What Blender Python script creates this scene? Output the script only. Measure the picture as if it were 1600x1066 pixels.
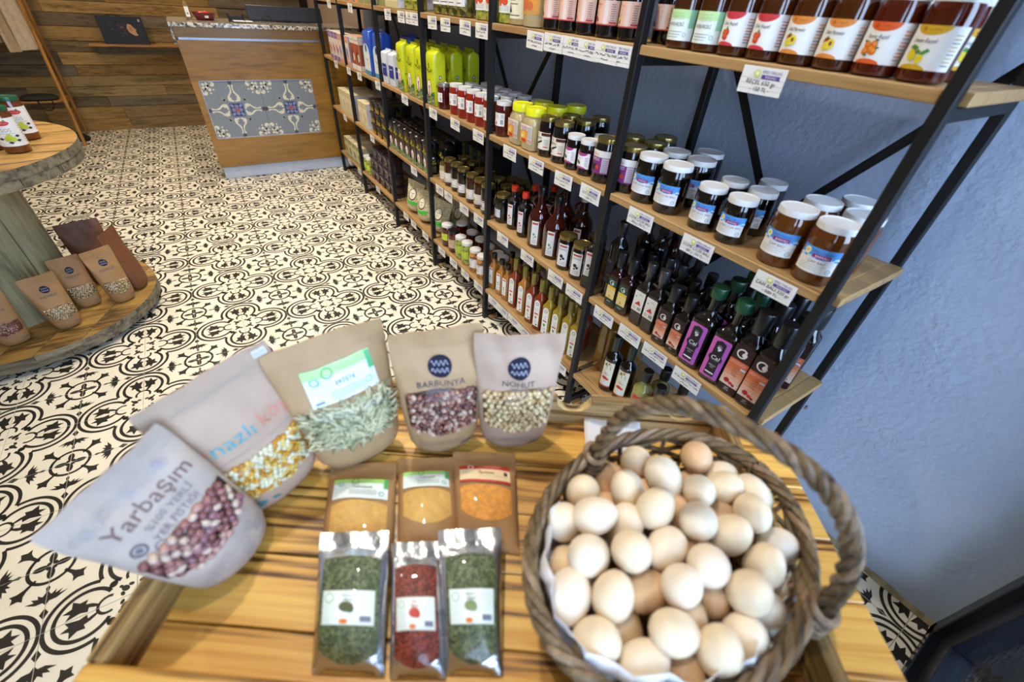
import bpy, math, random
import numpy as np
from mathutils import Matrix, Vector
from mathutils.geometry import tessellate_polygon
for _o in list(bpy.data.objects): bpy.data.objects.remove(_o, do_unlink=True)
random.seed(11)
scene = bpy.context.scene
COL = scene.collection
PI = math.pi
# ------------------------------------------------------------------ camera
cam_d = bpy.data.cameras.new('camera'); cam = bpy.data.objects.new('camera', cam_d); COL.objects.link(cam)
cam_d.sensor_width = 36.0; cam_d.lens = 665.56/1600*36.0; cam_d.clip_start = 0.02
CAMP = Vector((0.95, -1.727, 1.34)); YAW, PITCH, ROLL = 0.6122, 0.6725, 0.0779
_f = Vector((math.sin(YAW)*math.cos(PITCH), math.cos(YAW)*math.cos(PITCH), -math.sin(PITCH)))
_r = Vector((math.cos(YAW), -math.sin(YAW), 0)); _u = _r.cross(_f)
CR = math.cos(ROLL)*_r + math.sin(ROLL)*_u; CU = -math.sin(ROLL)*_r + math.cos(ROLL)*_u; CF = _f
_m = Matrix((CR, CU, -CF)).transposed().to_4x4(); _m.translation = CAMP; cam.matrix_world = _m
cam_d.dof.use_dof = True; cam_d.dof.focus_distance = 1.9; cam_d.dof.aperture_fstop = 2.8
scene.camera = cam
# ------------------------------------------------------------------ world, exposure
w = bpy.data.worlds.new('sky'); scene.world = w; w.use_nodes = True
bg = w.node_tree.nodes['Background']; bg.inputs['Color'].default_value = (0.49, 0.69, 1.0, 1); bg.inputs['Strength'].default_value = 9.5
vs = scene.view_settings; vs.view_transform = 'Standard'; vs.look = 'None'; vs.exposure = 0.24; vs.gamma = 1.0; vs.use_curve_mapping = False
LAMP_W = 52.0; LAMP_COL = (1.0, 0.91, 0.78)
# ------------------------------------------------------------------ materials
def lin(h):
    h = h.lstrip('#'); r = [int(h[i:i+2], 16)/255 for i in (0, 2, 4)]
    return tuple(c/12.92 if c <= .04045 else ((c+.055)/1.055)**2.4 for c in r) + (1.0,)
_PM = {}
def newmat(name):
    m = bpy.data.materials.new(name); m.use_nodes = True; nt = m.node_tree
    return m, nt, nt.nodes['Principled BSDF']
def N(nt, t, **kw):
    n = nt.nodes.new(t)
    for k, v in kw.items(): setattr(n, k, v)
    return n
def pm(hexc, rough=.55, metal=0., coat=0., trans=0., ior=1.45, var=.06, vscale=30., bump=0., bscale=200.):
    key = (hexc, rough, metal, coat, trans, var, bump, bscale)
    if key in _PM: return _PM[key]
    m, nt, b = newmat('paint_' + hexc.lstrip('#'))
    c = lin(hexc); L = nt.links
    tc = N(nt, 'ShaderNodeTexCoord'); nz = N(nt, 'ShaderNodeTexNoise'); nz.inputs['Scale'].default_value = vscale
    L.new(tc.outputs['Object'], nz.inputs['Vector'])
    rp = N(nt, 'ShaderNodeValToRGB'); e = rp.color_ramp.elements
    e[0].position = .3; e[1].position = .7
    e[0].color = tuple(x*(1-var) for x in c[:3]) + (1,); e[1].color = tuple(min(1, x*(1+var)) for x in c[:3]) + (1,)
    L.new(nz.outputs['Fac'], rp.inputs['Fac']); L.new(rp.outputs['Color'], b.inputs['Base Color'])
    b.inputs['Roughness'].default_value = rough; b.inputs['Metallic'].default_value = metal
    b.inputs['Coat Weight'].default_value = coat; b.inputs['Coat Roughness'].default_value = .04
    b.inputs['Transmission Weight'].default_value = trans; b.inputs['IOR'].default_value = ior
    if bump:
        n2 = N(nt, 'ShaderNodeTexNoise'); n2.inputs['Scale'].default_value = bscale; n2.inputs['Detail'].default_value = 3
        bp = N(nt, 'ShaderNodeBump'); bp.inputs['Strength'].default_value = bump; bp.inputs['Distance'].default_value = .003
        L.new(tc.outputs['Object'], n2.inputs['Vector']); L.new(n2.outputs['Fac'], bp.inputs['Height']); L.new(bp.outputs['Normal'], b.inputs['Normal'])
    _PM[key] = m
    return m
def wood(name, light, mid, dark, along='x', scale=1., rough=.5, contrast=.5, coat=0., grain=26., st=.12):
    """grain bands stretched along one axis; every object gets its own offset"""
    m, nt, b = newmat(name); L = nt.links
    tc = N(nt, 'ShaderNodeTexCoord'); oi = N(nt, 'ShaderNodeObjectInfo')
    off = N(nt, 'ShaderNodeVectorMath', operation='SCALE'); off.inputs[0].default_value = (13.1, 7.7, 9.3); L.new(oi.outputs['Random'], off.inputs['Scale'])
    add = N(nt, 'ShaderNodeVectorMath', operation='ADD'); L.new(tc.outputs['Object'], add.inputs[0]); L.new(off.outputs[0], add.inputs[1])
    mp = N(nt, 'ShaderNodeMapping'); s = {'x': (st, 1, 1), 'y': (1, st, 1), 'z': (1, 1, st)}[along]
    mp.inputs['Scale'].default_value = tuple(v*scale for v in s); L.new(add.outputs[0], mp.inputs['Vector'])
    n1 = N(nt, 'ShaderNodeTexNoise'); n1.inputs['Scale'].default_value = 7.; n1.inputs['Detail'].default_value = 3.5; n1.inputs['Roughness'].default_value = .55; L.new(mp.outputs[0], n1.inputs['Vector'])
    sc = N(nt, 'ShaderNodeMath', operation='MULTIPLY'); sc.inputs[1].default_value = grain; L.new(n1.outputs['Fac'], sc.inputs[0])
    sn = N(nt, 'ShaderNodeMath', operation='SINE'); L.new(sc.outputs[0], sn.inputs[0])
    n2 = N(nt, 'ShaderNodeTexNoise'); n2.inputs['Scale'].default_value = 60.; n2.inputs['Detail'].default_value = 4.; L.new(mp.outputs[0], n2.inputs['Vector'])
    mx = N(nt, 'ShaderNodeMath', operation='MULTIPLY_ADD'); mx.inputs[1].default_value = contrast*.5; L.new(sn.outputs[0], mx.inputs[0]); L.new(n2.outputs['Fac'], mx.inputs[2])
    rp = N(nt, 'ShaderNodeValToRGB'); e = rp.color_ramp.elements
    e[0].position = .12; e[0].color = lin(dark); e[1].position = .85; e[1].color = lin(light)
    k = rp.color_ramp.elements.new(.42); k.color = lin(mid)
    L.new(mx.outputs[0], rp.inputs['Fac'])
    hv = N(nt, 'ShaderNodeHueSaturation'); vr = N(nt, 'ShaderNodeMapRange'); vr.inputs['To Min'].default_value = .86; vr.inputs['To Max'].default_value = 1.12
    L.new(oi.outputs['Random'], vr.inputs['Value']); L.new(vr.outputs[0], hv.inputs['Value']); L.new(rp.outputs['Color'], hv.inputs['Color'])
    L.new(hv.outputs['Color'], b.inputs['Base Color']); b.inputs['Roughness'].default_value = rough; b.inputs['Coat Weight'].default_value = coat; b.inputs['Coat Roughness'].default_value = .15
    bp = N(nt, 'ShaderNodeBump'); bp.inputs['Strength'].default_value = .14; bp.inputs['Distance'].default_value = .002
    L.new(mx.outputs[0], bp.inputs['Height']); L.new(bp.outputs['Normal'], b.inputs['Normal'])
    return m
def speckle(name, cols, scale, rough=.4, bump=.0, coat=0., metal=0.):
    m, nt, b = newmat(name); L = nt.links
    tc = N(nt, 'ShaderNodeTexCoord'); vo = N(nt, 'ShaderNodeTexVoronoi'); vo.inputs['Scale'].default_value = scale
    L.new(tc.outputs['Object'], vo.inputs['Vector'])
    sp = N(nt, 'ShaderNodeSeparateColor'); L.new(vo.outputs['Color'], sp.inputs[0])
    rp = N(nt, 'ShaderNodeValToRGB'); rp.color_ramp.interpolation = 'CONSTANT'; e = rp.color_ramp.elements
    e[0].color = lin(cols[0]); e[0].position = 0; e[1].color = lin(cols[1]); e[1].position = 1/len(cols)
    for i, c in enumerate(cols[2:]): k = e.new((i+2)/len(cols)); k.color = lin(c)
    L.new(sp.outputs[0], rp.inputs['Fac']); L.new(rp.outputs['Color'], b.inputs['Base Color'])
    b.inputs['Roughness'].default_value = rough; b.inputs['Coat Weight'].default_value = coat; b.inputs['Metallic'].default_value = metal
    if bump:
        bp = N(nt, 'ShaderNodeBump'); bp.inputs['Strength'].default_value = bump; bp.inputs['Distance'].default_value = .002
        L.new(vo.outputs['Distance'], bp.inputs['Height']); L.new(bp.outputs['Normal'], b.inputs['Normal'])
    return m
def film(name, gloss=.12, tint='#ffffff'):
    m = bpy.data.materials.new(name); m.use_nodes = True; nt = m.node_tree; L = nt.links
    nt.nodes.remove(nt.nodes['Principled BSDF']); out = nt.nodes['Material Output']
    t = N(nt, 'ShaderNodeBsdfTransparent'); t.inputs['Color'].default_value = lin(tint)
    g = N(nt, 'ShaderNodeBsdfGlossy'); g.inputs['Roughness'].default_value = .08
    lw = N(nt, 'ShaderNodeFresnel'); lw.inputs['IOR'].default_value = 1.25
    tc = N(nt, 'ShaderNodeTexCoord'); nz = N(nt, 'ShaderNodeTexNoise'); nz.inputs['Scale'].default_value = 40.
    bp = N(nt, 'ShaderNodeBump'); bp.inputs['Strength'].default_value = .5; bp.inputs['Distance'].default_value = .004
    L.new(tc.outputs['Object'], nz.inputs['Vector']); L.new(nz.outputs['Fac'], bp.inputs['Height'])
    L.new(bp.outputs['Normal'], g.inputs['Normal'])
    mul = N(nt, 'ShaderNodeMath', operation='ADD'); mul.inputs[1].default_value = gloss*.4; L.new(lw.outputs[0], mul.inputs[0])
    mx = N(nt, 'ShaderNodeMixShader'); L.new(mul.outputs[0], mx.inputs[0]); L.new(t.outputs[0], mx.inputs[1]); L.new(g.outputs[0], mx.inputs[2])
    L.new(mx.outputs[0], out.inputs['Surface']); return m
# ------------------------------------------------------------------ mesh builder
class MB:
    def __init__(s): s.v = []; s.f = []; s.m = []
    def add(s, vs, fs, mi=0):
        o = len(s.v); s.v += [tuple(p) for p in vs]; s.f += [tuple(o+i for i in f) for f in fs]; s.m += [mi]*len(fs)
        return s
    def box(s, a, b, mi=0, c=0.):
        (x0, y0, z0), (x1, y1, z1) = a, b
        if c <= 0:
            s.add([(x, y, z) for x in (x0, x1) for y in (y0, y1) for z in (z0, z1)],
                  [(0, 1, 3, 2), (4, 6, 7, 5), (0, 4, 5, 1), (2, 3, 7, 6), (0, 2, 6, 4), (1, 5, 7, 3)], mi); return s
        lo, hi = (x0, y0, z0), (x1, y1, z1); vs = []; idx = {}
        for sx in (0, 1):
            for sy in (0, 1):
                for sz in (0, 1):
                    sg = (sx, sy, sz)
                    for ax in range(3):
                        p = [(hi[k] if sg[k] else lo[k]) if k == ax else ((hi[k]-c) if sg[k] else (lo[k]+c)) for k in range(3)]
                        idx[(sg, ax)] = len(vs); vs.append(p)
        fs = []
        for ax in range(3):
            o1, o2 = [k for k in range(3) if k != ax]
            for sd in (0, 1):
                q = []
                for a1, a2 in ((0, 0), (1, 0), (1, 1), (0, 1)):
                    g = [0]*3; g[ax] = sd; g[o1] = a1; g[o2] = a2; q.append(idx[(tuple(g), ax)])
                fs.append(q)
            for a1 in (0, 1):
                for a2 in (0, 1):
                    g0 = [0]*3; g1 = [0]*3; g0[ax] = 0; g1[ax] = 1
                    for g in (g0, g1): g[o1] = a1; g[o2] = a2
                    fs.append([idx[(tuple(g0), o1)], idx[(tuple(g1), o1)], idx[(tuple(g1), o2)], idx[(tuple(g0), o2)]])
        for sx in (0, 1):
            for sy in (0, 1):
                for sz in (0, 1): fs.append([idx[((sx, sy, sz), k)] for k in range(3)])
        return s.add(vs, fs, mi)
    def loft(s, rings, mi=0, caps=True, closed=True):
        n = len(rings[0]); vs = [p for r in rings for p in r]; fs = []
        for i in range(len(rings)-1):
            for j in range(n if closed else n-1):
                k = (j+1) % n; fs.append((i*n+j, i*n+k, (i+1)*n+k, (i+1)*n+j))
        if caps: fs.append(tuple(range(n-1, -1, -1))); fs.append(tuple((len(rings)-1)*n+j for j in range(n)))
        return s.add(vs, fs, mi)
    def tube(s, path, r, n=7, mi=0, closed=False):
        P = [Vector(p) for p in path]; m = len(P); rings = []
        t0 = ((P[1]-P[0]) if not closed else (P[1]-P[-1])).normalized()
        a = t0.orthogonal().normalized()
        for i in range(m):
            if closed: t = (P[(i+1) % m]-P[i-1]).normalized()
            else: t = (P[min(i+1, m-1)]-P[max(i-1, 0)]).normalized()
            a = (a - t*a.dot(t)); a = a.normalized() if a.length > 1e-6 else t.orthogonal().normalized()
            b = t.cross(a); rr = r[i] if isinstance(r, (list, tuple)) else r
            rings.append([P[i]+a*(rr*math.cos(2*PI*k/n))+b*(rr*math.sin(2*PI*k/n)) for k in range(n)])
        if closed: rings.append(rings[0]); return s.loft(rings, mi, caps=False)
        return s.loft(rings, mi)
    def lathe(s, prof, n=28, mi=0, c=(0, 0)):
        return s.loft([[(c[0]+r*math.cos(2*PI*k/n), c[1]+r*math.sin(2*PI*k/n), z) for k in range(n)] for r, z in prof], mi)
    def ell(s, c, rad, rot=None, nu=10, nv=6, mi=0, egg=0.):
        vs = [Vector((0, 0, -rad[2]))]; fs = []
        for i in range(1, nv):
            ph = -PI/2+PI*i/nv
            k = 1-egg*math.sin(ph)
            for j in range(nu): vs.append(Vector((rad[0]*k*math.cos(ph)*math.cos(2*PI*j/nu), rad[1]*k*math.cos(ph)*math.sin(2*PI*j/nu), rad[2]*math.sin(ph))))
        vs.append(Vector((0, 0, rad[2])))
        for j in range(nu): fs.append((0, 1+(j+1) % nu, 1+j))
        for i in range(nv-2):
            for j in range(nu): fs.append((1+i*nu+j, 1+i*nu+(j+1) % nu, 1+(i+1)*nu+(j+1) % nu, 1+(i+1)*nu+j))
        l = len(vs)-1
        for j in range(nu): fs.append((1+(nv-2)*nu+j, 1+(nv-2)*nu+(j+1) % nu, l))
        if rot is not None: vs = [rot @ p for p in vs]
        cc = Vector(c); return s.add([p+cc for p in vs], fs, mi)
    def build(s, name, mats, parent=None, smooth=True, ang=38, loc=None):
        me = bpy.data.meshes.new(name); me.from_pydata(s.v, [], s.f)
        if not isinstance(mats, (list, tuple)): mats = [mats]
        for m in mats: me.materials.append(m)
        me.polygons.foreach_set('material_index', s.m)
        if smooth:
            me.polygons.foreach_set('use_smooth', [True]*len(s.f)); me.set_sharp_from_angle(angle=math.radians(ang))
        me.update()
        o = bpy.data.objects.new(name, me); COL.objects.link(o)
        if parent is not None: o.parent = parent
        if loc is not None: o.location = loc
        return o
def sup(cx, cy, z, rx, ry, n=24, e=2.):
    out = []
    for k in range(n):
        a = 2*PI*(k+.5)/n; c, s_ = math.cos(a), math.sin(a)
        q = (abs(c)**e+abs(s_)**e)**(-1/e); out.append((cx+rx*q*c, cy+ry*q*s_, z))
    return out
def empty(name, loc=(0, 0, 0), rz=0.):
    o = bpy.data.objects.new(name, None); COL.objects.link(o); o.location = loc; o.rotation_euler = (0, 0, rz); o.empty_display_size = .05; return o
def tag(o, label, cat, group=None):
    o['label'] = label; o['category'] = cat
    if group: o['group'] = group
    return o
def struct(o): o['kind'] = 'structure'; return o
def copy_tree(o, parent=None):
    c = o.copy(); COL.objects.link(c); c.parent = parent
    for ch in o.children: copy_tree(ch, c)
    return c
# ------------------------------------------------------------------ flat print (labels, lettering) as thin geometry
_TX = {}
def textmesh(s):
    if s in _TX: return _TX[s]
    cu = bpy.data.curves.new('t', 'FONT'); cu.body = s; cu.resolution_u = 2
    o = bpy.data.objects.new('t', cu); COL.objects.link(o); bpy.context.view_layer.update()
    me = bpy.data.meshes.new_from_object(o.evaluated_get(bpy.context.evaluated_depsgraph_get()))
    v = [(p.co.x, p.co.y) for p in me.vertices]; f = [tuple(p.vertices) for p in me.polygons]
    bpy.data.objects.remove(o, do_unlink=True); bpy.data.curves.remove(cu); bpy.data.meshes.remove(me)
    if v:
        x0 = min(p[0] for p in v); x1 = max(p[0] for p in v); v = [(p[0]-(x0+x1)/2, p[1]-.35) for p in v]; wd = x1-x0
    else: wd = 0
    _TX[s] = (v, f, wd); return _TX[s]
class Canvas:
    def __init__(s): s.F = []; s.mats = []
    def mi(s, m):
        if isinstance(m, str): m = pm(m, .5, var=.03)
        if m not in s.mats: s.mats.append(m)
        return s.mats.index(m)
    def poly(s, pts, m, l=1): s.F.append((list(pts), [tuple(range(len(pts)))], s.mi(m), l)); return s
    def rect(s, x0, y0, x1, y1, m, l=0, nx=1):
        pts = [(x0+(x1-x0)*i/nx, y) for y in (y0, y1) for i in range(nx+1)]
        s.F.append((pts, [(i, i+1, nx+2+i, nx+1+i) for i in range(nx)], s.mi(m), l)); return s
    def rrect(s, x0, y0, x1, y1, r, m, l=0, nx=8):
        top = []; bot = []
        xs = [x0+r*(1-math.cos(PI/2*i/4)) for i in range(4)] + [x0+r+(x1-x0-2*r)*i/nx for i in range(nx+1)] + [x1-r*(1-math.cos(PI/2*i/4)) for i in range(3, -1, -1)]
        for x in xs:
            d = max(0, (x0+r)-x, x-(x1-r)); dy = r-math.sqrt(max(0, r*r-d*d)); top.append((x, y1-dy)); bot.append((x, y0+dy))
        n = len(xs); s.F.append((bot+top, [(i, i+1, n+i+1, n+i) for i in range(n-1)], s.mi(m), l)); return s
    def ell(s, cx, cy, rx, ry, m, l=1, n=18, a0=0., a1=2*PI):
        full = abs(a1-a0-2*PI) < 1e-6
        pts = [(cx, cy)]+[(cx+rx*math.cos(a0+(a1-a0)*k/n), cy+ry*math.sin(a0+(a1-a0)*k/n)) for k in range(n if full else n+1)]
        k = len(pts)-1; s.F.append((pts, [(0, 1+i, 1+(i+1) % k) for i in range(k if full else k-1)], s.mi(m), l)); return s
    def ring(s, cx, cy, r, wd, m, l=1, n=20, a0=0., a1=2*PI, ry=None):
        ry = ry or r; k = ry/r
        pts = [(cx+q*math.cos(a0+(a1-a0)*i/n), cy+q*k*math.sin(a0+(a1-a0)*i/n)) for i in range(n+1) for q in (r-wd/2, r+wd/2)]
        s.F.append((pts, [(2*i, 2*i+1, 2*i+3, 2*i+2) for i in range(n)], s.mi(m), l)); return s
    def stroke(s, pts, wd, m, l=1):
        for (a, b), (c, d) in zip(pts[:-1], pts[1:]):
            dx, dy = c-a, d-b; L_ = math.hypot(dx, dy) or 1e-9; nx, ny = -dy/L_*wd/2, dx/L_*wd/2
            s.F.append(([(a+nx, b+ny), (a-nx, b-ny), (c-nx, d-ny), (c+nx, d+ny)], [(0, 1, 2, 3)], s.mi(m), l))
        return s
    def scrib(s, x, y, wd, h, m, l=1, n=14, lw=None, rnd=None):
        rnd = rnd or random; q = [(x+wd*i/n, y+(rnd.random()-.5)*h) for i in range(n+1)]
        return s.stroke(q, lw or h*.18, m, l)
    def text(s, t, cx, cy, h, m, l=1, maxw=None, shear=0., al='C', rot=0.):
        v, f, wd = textmesh(t); k = h/.7; kx = k if not maxw or wd*k <= maxw else maxw/max(wd, 1e-6)
        dx = {'C': 0, 'L': wd*kx/2, 'R': -wd*kx/2}[al]; cr, sr = math.cos(rot), math.sin(rot); out = []
        for a, b in v:
            X = a*kx+b*k*shear+dx; Y = b*k; out.append((cx+X*cr-Y*sr, cy+X*sr+Y*cr))
        if f: s.F.append((out, f, s.mi(m), l))
        return s
    def build(s, name, fmap, parent, eps=.00025, seg=None):
        mb = MB()
        for pts, fs, mi, l in s.F:
            if seg:
                pts = list(pts); out = []; st = []; mid = {}
                for f in fs:
                    if len(f) > 4 or len(f) == 4:
                        for t in tessellate_polygon([[Vector((pts[i][0], pts[i][1], 0)) for i in f]]): st.append(tuple(f[k] for k in t))
                    else: st.append(tuple(f))
                while st:
                    t = st.pop(); e = [math.hypot(pts[t[k]][0]-pts[t[(k+1) % 3]][0], pts[t[k]][1]-pts[t[(k+1) % 3]][1]) for k in range(3)]; k = e.index(max(e))
                    if e[k] <= seg: out.append(t); continue
                    i, j, q = t[k], t[(k+1) % 3], t[(k+2) % 3]; key = (min(i, j), max(i, j))
                    if key not in mid: mid[key] = len(pts); pts.append(((pts[i][0]+pts[j][0])/2, (pts[i][1]+pts[j][1])/2))
                    st += [(i, mid[key], q), (mid[key], j, q)]
                fs = out
            mb.add([fmap(x, y, eps*(l+1)) for x, y in pts], fs, mi)
        return mb.build(name, s.mats or [pm('#ffffff')], parent, smooth=False)
def map_cyl(r, z0=0.): return lambda x, y, e: (-(r+e)*math.cos(x/r), -(r+e)*math.sin(x/r), z0+y)
def map_flat(x0, z0=0., yc=0.): return lambda x, y, e: (x0-e, yc-x, z0+y)          # faces -X
def map_fy(y0, z0=0., xc=0.): return lambda x, y, e: (xc+x, y0-e, z0+y)            # faces -Y
def map_up(z0): return lambda x, y, e: (x, y, z0+e)

# ------------------------------------------------------------------ the room
WX, BY, FY, LX, CZ = 2.29, 4.74, -2.04, -1.9, 2.9
def plaster(name, c1, c2, bump=.5):
    m, nt, b = newmat(name); L = nt.links
    tc = N(nt, 'ShaderNodeTexCoord'); n1 = N(nt, 'ShaderNodeTexNoise'); n1.inputs['Scale'].default_value = 2.2; n1.inputs['Detail'].default_value = 5
    L.new(tc.outputs['Object'], n1.inputs['Vector']); rp = N(nt, 'ShaderNodeValToRGB'); e = rp.color_ramp.elements
    e[0].position = .3; e[1].position = .7; e[0].color = lin(c1); e[1].color = lin(c2); L.new(n1.outputs['Fac'], rp.inputs['Fac']); L.new(rp.outputs['Color'], b.inputs['Base Color'])
    b.inputs['Roughness'].default_value = .75
    n2 = N(nt, 'ShaderNodeTexNoise'); n2.inputs['Scale'].default_value = 55; n2.inputs['Detail'].default_value = 6; L.new(tc.outputs['Object'], n2.inputs['Vector'])
    n3 = N(nt, 'ShaderNodeTexNoise'); n3.inputs['Scale'].default_value = 7; L.new(tc.outputs['Object'], n3.inputs['Vector'])
    mu = N(nt, 'ShaderNodeMath', operation='MULTIPLY'); L.new(n2.outputs['Fac'], mu.inputs[0]); L.new(n3.outputs['Fac'], mu.inputs[1])
    bp = N(nt, 'ShaderNodeBump'); bp.inputs['Strength'].default_value = bump; bp.inputs['Distance'].default_value = .012
    L.new(mu.outputs[0], bp.inputs['Height']); L.new(bp.outputs['Normal'], b.inputs['Normal']); return m
M_BLUE = plaster('blue_plaster', '#9ca8bd', '#abb6c9'); M_BEIGE = plaster('beige_plaster', '#b39a88', '#bca593', .2); M_WHITE = plaster('white_plaster', '#c9c4ba', '#d4cfc6', .2)
wr = struct(MB().box((WX, FY-.1, 0), (WX+.12, 2.66, CZ)).build('wall_right', M_BLUE, smooth=False))
wr2 = struct(MB().box((WX, 2.66, 0), (WX+.12, BY, CZ)).build('wall_right_rear', M_BEIGE, smooth=False))
struct(MB().box((LX-.1, FY, 0), (LX, BY, CZ)).build('wall_left', M_WHITE, smooth=False))
struct(MB().box((LX-.1, FY, CZ), (WX+.12, BY+.1, CZ+.1)).build('ceiling', M_WHITE, smooth=False))
wb = struct(MB().box((LX-.1, BY, 0), (WX+.12, BY+.1, CZ)).build('wall_back', pm('#2a1d10', .9), smooth=False))
# reclaimed planks on the back wall, each its own piece
PLK = [wood('reclaimed_%d' % i, l, m_, d, 'x', 2.2, .75, .32, grain=14) for i, (l, m_, d) in enumerate([
    ('#a98447', '#876735', '#44301a'), ('#94794e', '#735c38', '#3a2c1c'), ('#85755a', '#675a43', '#332a20'),
    ('#a48a58', '#7e683c', '#40301c'), ('#b59254', '#93713a', '#4e3a1c'), ('#7f6a4a', '#5e4d33', '#2e2417')])]
rnd = random.Random(5); z = 0.0; row = 0; plank_mesh = {}
while z < CZ-.02:
    h = rnd.choice([.092, .104, .112]); h = min(h, CZ-z); x = LX-rnd.random()*.8
    while x < 2.2:
        L_ = rnd.choice([.62, .85, 1.1, 1.4]); a, b_ = max(x, LX), min(x+L_, 2.2)
        if b_-a > .04:
            t = rnd.choice([.014, .018, .022])
            MB().box((-(b_-a)/2, -t, 0), ((b_-a)/2, 0, h-.003), c=.0015).build('plank', rnd.choice(PLK), wb, loc=((a+b_)/2, BY, z), smooth=False)
        x += L_+.002
    z += h; row += 1
# ------------------------------------------------------------------ patterned cement tiles
def tilemat(name, c1, c2, rough):
    m, nt, b = newmat(name); L = nt.links; g = N(nt, 'ShaderNodeNewGeometry'); n1 = N(nt, 'ShaderNodeTexNoise'); n1.inputs['Scale'].default_value = 5; n1.inputs['Detail'].default_value = 6
    L.new(g.outputs['Position'], n1.inputs['Vector']); rp = N(nt, 'ShaderNodeValToRGB'); e = rp.color_ramp.elements; e[0].position = .3; e[1].position = .7
    e[0].color = lin(c1); e[1].color = lin(c2); L.new(n1.outputs['Fac'], rp.inputs['Fac']); L.new(rp.outputs['Color'], b.inputs['Base Color'])
    rr = N(nt, 'ShaderNodeMapRange'); rr.inputs['To Min'].default_value = rough-.08; rr.inputs['To Max'].default_value = rough+.12; L.new(n1.outputs['Fac'], rr.inputs['Value']); L.new(rr.outputs[0], b.inputs['Roughness']); return m
M_CREAM = tilemat('tile_cream', '#d9d1bb', '#e6dfcb', .34); M_INK = tilemat('tile_ink', '#1f1d18', '#2b2822', .36)
cv = Canvas(); cv.mats = [M_CREAM, M_INK]
def sym(fn): fn(lambda p: p); fn(lambda p: (p[1], p[0]))
def arcs(cx, cy, r, wd, a0, a1, n=22):
    pts = [(cx+q*math.cos(a0+(a1-a0)*i/n), cy+q*math.sin(a0+(a1-a0)*i/n)) for i in range(n+1) for q in (r-wd/2, r+wd/2)]
    for sw in (0, 1):
        cv.F.append(([(p[1], p[0]) if sw else p for p in pts], [(2*i, 2*i+1, 2*i+3, 2*i+2) for i in range(n)], 1, 1))
def shp(pts):
    for sw in (0, 1): cv.F.append(([(p[1], p[0]) if sw else p for p in pts], [tuple(range(len(pts)))], 1, 1))
def dot(cx, cy, rx, ry=None, one=False, a0=0., a1=2*PI, rot=0.):
    ry = ry or rx; pts = [(cx+rx*math.cos(a0+(a1-a0)*k/12)*math.cos(rot)-ry*math.sin(a0+(a1-a0)*k/12)*math.sin(rot), cy+rx*math.cos(a0+(a1-a0)*k/12)*math.sin(rot)+ry*math.sin(a0+(a1-a0)*k/12)*math.cos(rot)) for k in range(13)]
    cv.F.append((pts, [tuple(range(13))], 1, 1))
    if not one: cv.F.append(([(p[1], p[0]) for p in pts], [tuple(range(13))], 1, 1))
arcs(.555, 0, .426, .050, 0, math.radians(109.3))
arcs(.555, 0, .322, .050, 0, math.radians(146), 20)
arcs(.31, .0, .115, .036, math.radians(0), math.radians(115), 8)
shp([(.40, .03), (.47, .055), (.52, .075), (.53, .018), (.61, .045), (.76, .012), (.715, .085), (.80, .125), (.705, .155), (.70, .25), (.62, .19), (.535, .20), (.555, .14), (.49, .12), (.43, .08)])
shp([(.19, .30), (.245, .265), (.285, .285), (.235, .335)])
dot(.265, .265, .05, one=True); dot(.125, .125, .055, .04, one=True, rot=PI/4); dot(.06, .155, .036, .024, rot=.4); dot(.175, .175, .03, .02, one=True, rot=PI/4)
arcs(1, 1, .262, .044, PI, 1.25*PI, 8)
dot(.875, 1.0, .085, .045, a0=PI, a1=2*PI); dot(.965, .965, .028, one=True)
q = .7071
def dg(r, o): return (1-r*q-o*q, 1-r*q+o*q)
cv.F.append(([dg(.22, .016), dg(.36, .026), dg(.42, .05), dg(.475, .105), dg(.485, .045), dg(.545, .0), dg(.485, -.045), dg(.475, -.105), dg(.42, -.05), dg(.36, -.026), dg(.22, -.016)], [tuple(range(11))], 1, 1))
shp([(1-.32, 1), (1-.35, .975), (1-.41, .988), (1-.465, .955), (1-.42, .90), (1-.475, .91), (1-.445, .835), (1-.50, .87), (1-.49, .775), (1-.555, .89), (1-.555, .965), (1-.60, 1)])
shp([(1-.655, 1), (1-.725, .952), (1-.80, 1)])
T = .2
mbT = MB().box((-.0993, -.0993, -.01), (.0993, .0993, 0), 0, c=.0008)
for pts, fs, mi, l in cv.F:
    mbT.add([((min(max(x, 0.004), .996)-.5)*T, (min(max(y, 0.004), .996)-.5)*T, .00035) for x, y in pts], fs, mi)
floor = struct(MB().box((LX-.1, FY, -.05), (WX+.12, BY+.1, -.004)).build('floor', pm('#8b8271', .9, var=.15, vscale=6), smooth=False))
cells = []
for i in range(-10, 12):
    for j in range(-11, 24):
        c = Vector(((i+.5)*T, (j+.5)*T, 0))
        if c.x-.1 > WX-.005 or c.y-.1 > BY-.005 or c.y+.1 < FY+.005: continue
        d = c-CAMP; dz = d.dot(CF); vis = 0.
        if dz > .05:
            u, v = 800+665.56*d.dot(CR)/dz, 533-665.56*d.dot(CU)/dz
            if -60 < u < 1660 and -60 < v < 1130: vis = 1/(dz**3)*(-d.z)
            if u > 500 and v > 560 and u < 1330: vis *= .01
            if c.x > 1.95 and c.y > -1.5: vis *= .05
        cells.append((vis, i, j))
cells.sort(reverse=True)
orient = {(0, 0): 0, (1, 0): 1, (1, 1): 2, (0, 1): 3}   # which corner of the cell holds the quatrefoil
def cell_rot(i, j): return orient[(i % 2, j % 2)]*PI/2
tile0 = None; far = MB()
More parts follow.
